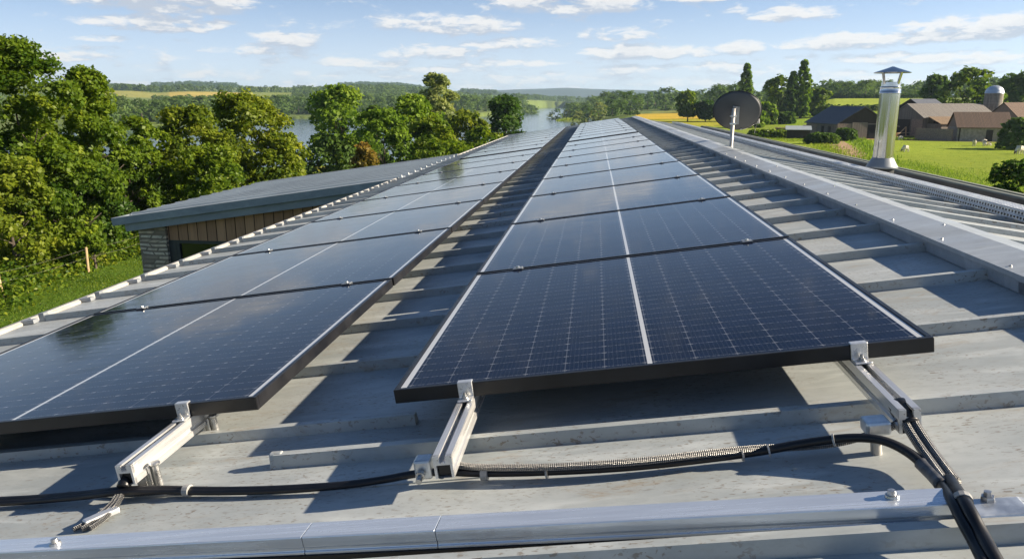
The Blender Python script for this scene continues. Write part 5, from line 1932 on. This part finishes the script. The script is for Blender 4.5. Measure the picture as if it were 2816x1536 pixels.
    mb.add([(-.3, -.4, 1.52), (4.2, -.4, 1.52), (4.2, 2.4, 2.15), (-.3, 2.4, 2.15), (-.3, -.4, 1.6), (4.2, -.4, 1.6), (4.2, 2.4, 2.23), (-.3, 2.4, 2.23)], [(0, 3, 2, 1), (4, 5, 6, 7), (0, 1, 5, 4), (1, 2, 6, 5), (2, 3, 7, 6), (3, 0, 4, 7)])
    mb.build('roof', M['zinc_dark'], root)
    c = front_corner(1950, 331, 172)
    root = empty('sheet_stack', c, (0, 0, R_(-12)), 'long pile of reddish roofing sheets beside the slate barn', 'pile')
    rng = random.Random(8)
    for i in range(3):
        mb = MB()
        for k in range(4):
            mb.box(i * 4.2 + rng.uniform(-.2, .2), i * 4.2 + 4 + rng.uniform(-.2, .2), rng.uniform(-.2, .1), 2.2, .3 * k, .3 * k + .24)
        mb.build('bundle', (M['rusty'], M['brickwall'], M['paleboard'])[i], root)
    MB().box(5.5, 8.6, .2, 2, 1.21, 1.75).build('top_bundle', M['brickwall'], root)
    # fences
    def rails(name, label, pts, h, nr, m, gate=False):
        b = [gp(*q) for q in pts]
        root = empty(name, b[0], (0, 0, 0), label, 'fence')
        for p in b:
            q = p - b[0]
            MB().box(q.x - .08, q.x + .08, q.y - .08, q.y + .08, q.z - .3, q.z + h).build('post', m, root)
        for i in range(len(b) - 1):
            for k in range(nr):
                z = h * (.3 + .62 * k / max(1, nr - 1))
                p, q = b[i] - b[0], b[i + 1] - b[0]
                MB().tube([p + Vector((0, -.1, z)), q + Vector((0, -.1, z))], .055, 6).build('rail', m, root)
        return root
    rails('plank_fence', 'dark plank fence in front of the dark barn', ((2186, 345), (2210, 344), (2232, 344), (2250, 344)), 1.5, 4, M['darkwood'])
    rails('yard_fence', 'low post and rail fence between the yard and the sheep meadow', ((2255, 348), (2300, 345), (2345, 344), (2385, 344), (2420, 344), (2460, 345), (2520, 347), (2576, 349)), 1.0, 2, M['postwood'])
    # leaning timber prop by the fence
    p = gp(2275, 346)
    root = empty('timber_prop', p, (0, 0, 0), 'leaning wooden prop beside the flue, at the yard fence', 'prop')
    MB().tube([(-1.6, 0, 0), (0, 0, 1.9)], .1, 6).build('brace', M['postwood'], root)
    MB().tube([(.25, 0, 0), (.05, 0, 2.0)], .1, 6).build('upright', M['postwood'], root)
    # flat cart
    p = gp(2432, 346)
    root = empty('flat_cart', p, (0, 0, R_(-25)), 'low wooden farm cart standing by the byre wall', 'cart')
    MB().box(-2.2, 2.2, -.8, .8, .85, 1.05).build('bed', M['paleboard'], root)
    MB().box(-2.3, -1.9, -.8, .8, 1.051, 1.75).build('headboard', M['postwood'], root)
    for x in (-1.3, 1.4):
        for y in (-.85, .85):
            mb = MB().lathe([(.0, -.06), (.42, -.06), (.42, .06), (.0, .06)], 16, (x, y, .42), Matrix.Rotation(R_(90), 4, 'X'))
            mb.build('wheel', M['darkwood'], root)


build_farm()

# ------------------------------------------------------------------ sheep
def sheep_mesh(name, pose):
    sk = bpy.data.meshes.new('skel')
    if pose == 'lie':
        V = [(0, 0, .34), (.28, 0, .36), (-.30, 0, .33), (.46, 0, .46), (.58, 0, .56), (.74, 0, .50), (.25, .20, .12), (.45, .22, .06), (.25, -.20, .12), (.45, -.22, .06), (-.3, .2, .14), (-.12, .26, .06), (-.3, -.2, .14), (-.12, -.26, .06)]
        R = [.27, .25, .26, .16, .12, .055, .08, .05, .08, .05, .09, .05, .09, .05]
    else:
        hd = [(.50, 0, .55), (.64, 0, .32), (.74, 0, .12)] if pose == 'graze' else [(.50, 0, .74), (.62, 0, .90), (.78, 0, .84)]
        V = [(0, 0, .62), (.30, 0, .63), (-.32, 0, .62)] + hd + [(.30, .13, .34), (.32, .13, .0), (.30, -.13, .34), (.30, -.13, .0), (-.34, .13, .36), (-.36, .13, .0), (-.34, -.13, .36), (-.36, -.13, .0)]
        R = [.26, .235, .25, .15, .10, .055, .075, .038, .075, .038, .095, .038, .095, .038]
    Ed = [(0, 1), (0, 2), (1, 3), (3, 4), (4, 5), (1, 6), (6, 7), (1, 8), (8, 9), (2, 10), (10, 11), (2, 12), (12, 13)]
    sk.from_pydata(V, Ed, [])
    o = bpy.data.objects.new('skel', sk)
    COL.objects.link(o)
    sm = o.modifiers.new('skin', 'SKIN')
    for i, v in enumerate(sk.skin_vertices[0].data):
        v.radius = (R[i], R[i])
        v.use_root = i == 0
    su = o.modifiers.new('sub', 'SUBSURF')
    su.levels = su.render_levels = 2
    dg = bpy.context.evaluated_depsgraph_get()
    me = bpy.data.meshes.new_from_object(o.evaluated_get(dg))
    me.name = name
    bpy.data.objects.remove(o, do_unlink=True)
    rng = random.Random(3)
    for v in me.vertices:                       # woolly unevenness on the trunk only
        if v.co.x < .45 and v.co.z > .3:
            v.co += v.normal * rng.uniform(-.018, .018)
    m, t, b = mat('fleece', (0.55, 0.49, 0.38), .95, 0, .1)
    at_ = coord(t)
    t.put(b.inputs['Base Color'], t.mix(t.step(t.noise(at_, 6, 4), .35, .65), (0.58, 0.52, 0.42), (0.74, 0.69, 0.58)))
    me.materials.append(m)
    return me, [Vector(p) for p in V]


def build_sheep():
    face = simple('sheep_face', (0.16, 0.125, 0.10), .8, 0, .2, 8)
    meshes = {k: sheep_mesh('sheep_body', k) for k in ('graze', 'stand', 'lie')}
    for (x, y, dist, pose, rz, sc, lb) in (
            (2278, 382, 97, 'graze', 200, 1.0, 'sheep grazing just right of the flue'),
            (2450, 367, 117, 'stand', 250, 1.0, 'sheep standing in mid meadow, left of a pair'),
            (2476, 367, 117, 'stand', 70, 1.05, 'bigger sheep of the standing pair in mid meadow'),
            (2489, 367, 116, 'graze', 120, .62, 'small lamb beside the bigger standing sheep'),
            (2552, 356, 131, 'lie', 190, 1.15, 'sheep lying down under the farmhouse bush, near its twin'),
            (2560, 355, 133, 'lie', 160, 1.0, 'second sheep lying just behind the lying one'),
            (2565, 388, 96, 'graze', 205, 1.25, 'large sheep grazing at the right edge of the meadow'),
            (2264, 352, 142, 'graze', 10, .8, 'small sheep by the yard fence beside the flue')):
        p = gp(x, y)
        me, V = meshes[pose]
        root = bpy.data.objects.new('sheep', me)
        COL.objects.link(root)
        root.location = (p.x, p.y, tz(p.x, p.y) - .01)
        root.rotation_euler = (0, 0, R_(rz))
        root.scale = (sc, sc, sc)
        tag(root, lb, 'sheep', 'sheep on the meadow')
        h0, h1 = V[4], V[5]
        mb = MB()
        d = (h1 - h0).normalized()
        mb.tube([h0 + d * .0, h0 + d * .08, h0.lerp(h1, .8), h1 + d * .05], [.108, .10, .07, .045], 10)
        f = mb.build('face', face, root, smooth=True)
        for s in (-1, 1):
            MB().tube([h0 + Vector((0, .07 * s, .03)), h0 + Vector((-.02, .15 * s, .035)), h0 + Vector((-.03, .20 * s, .01))], [.03, .035, .008], 6).build('ear', face, root, smooth=True)


build_sheep()

# ------------------------------------------------------------------ haze: one box of even thin air round everything
def build_haze():
    mb = MB().box(-9800, 9800, -9800, 9800, -10.5, 135)
    m = bpy.data.materials.new('thin_haze')
    m.use_nodes = True
    m.node_tree.nodes.clear()
    t = NT(m.node_tree)
    v = t.n('ShaderNodeVolumePrincipled')
    v.inputs['Color'].default_value = (0.60, 0.80, 1.0, 1)
    v.inputs['Density'].default_value = 0.000115
    v.inputs['Anisotropy'].default_value = 0.2
    out = t.n('ShaderNodeOutputMaterial')
    t.t.links.new(v.outputs[0], out.inputs['Volume'])
    o = mb.build('haze', m)
    tag(o, 'thin bluish air over the whole landscape', None, None, 'stuff')


build_haze()
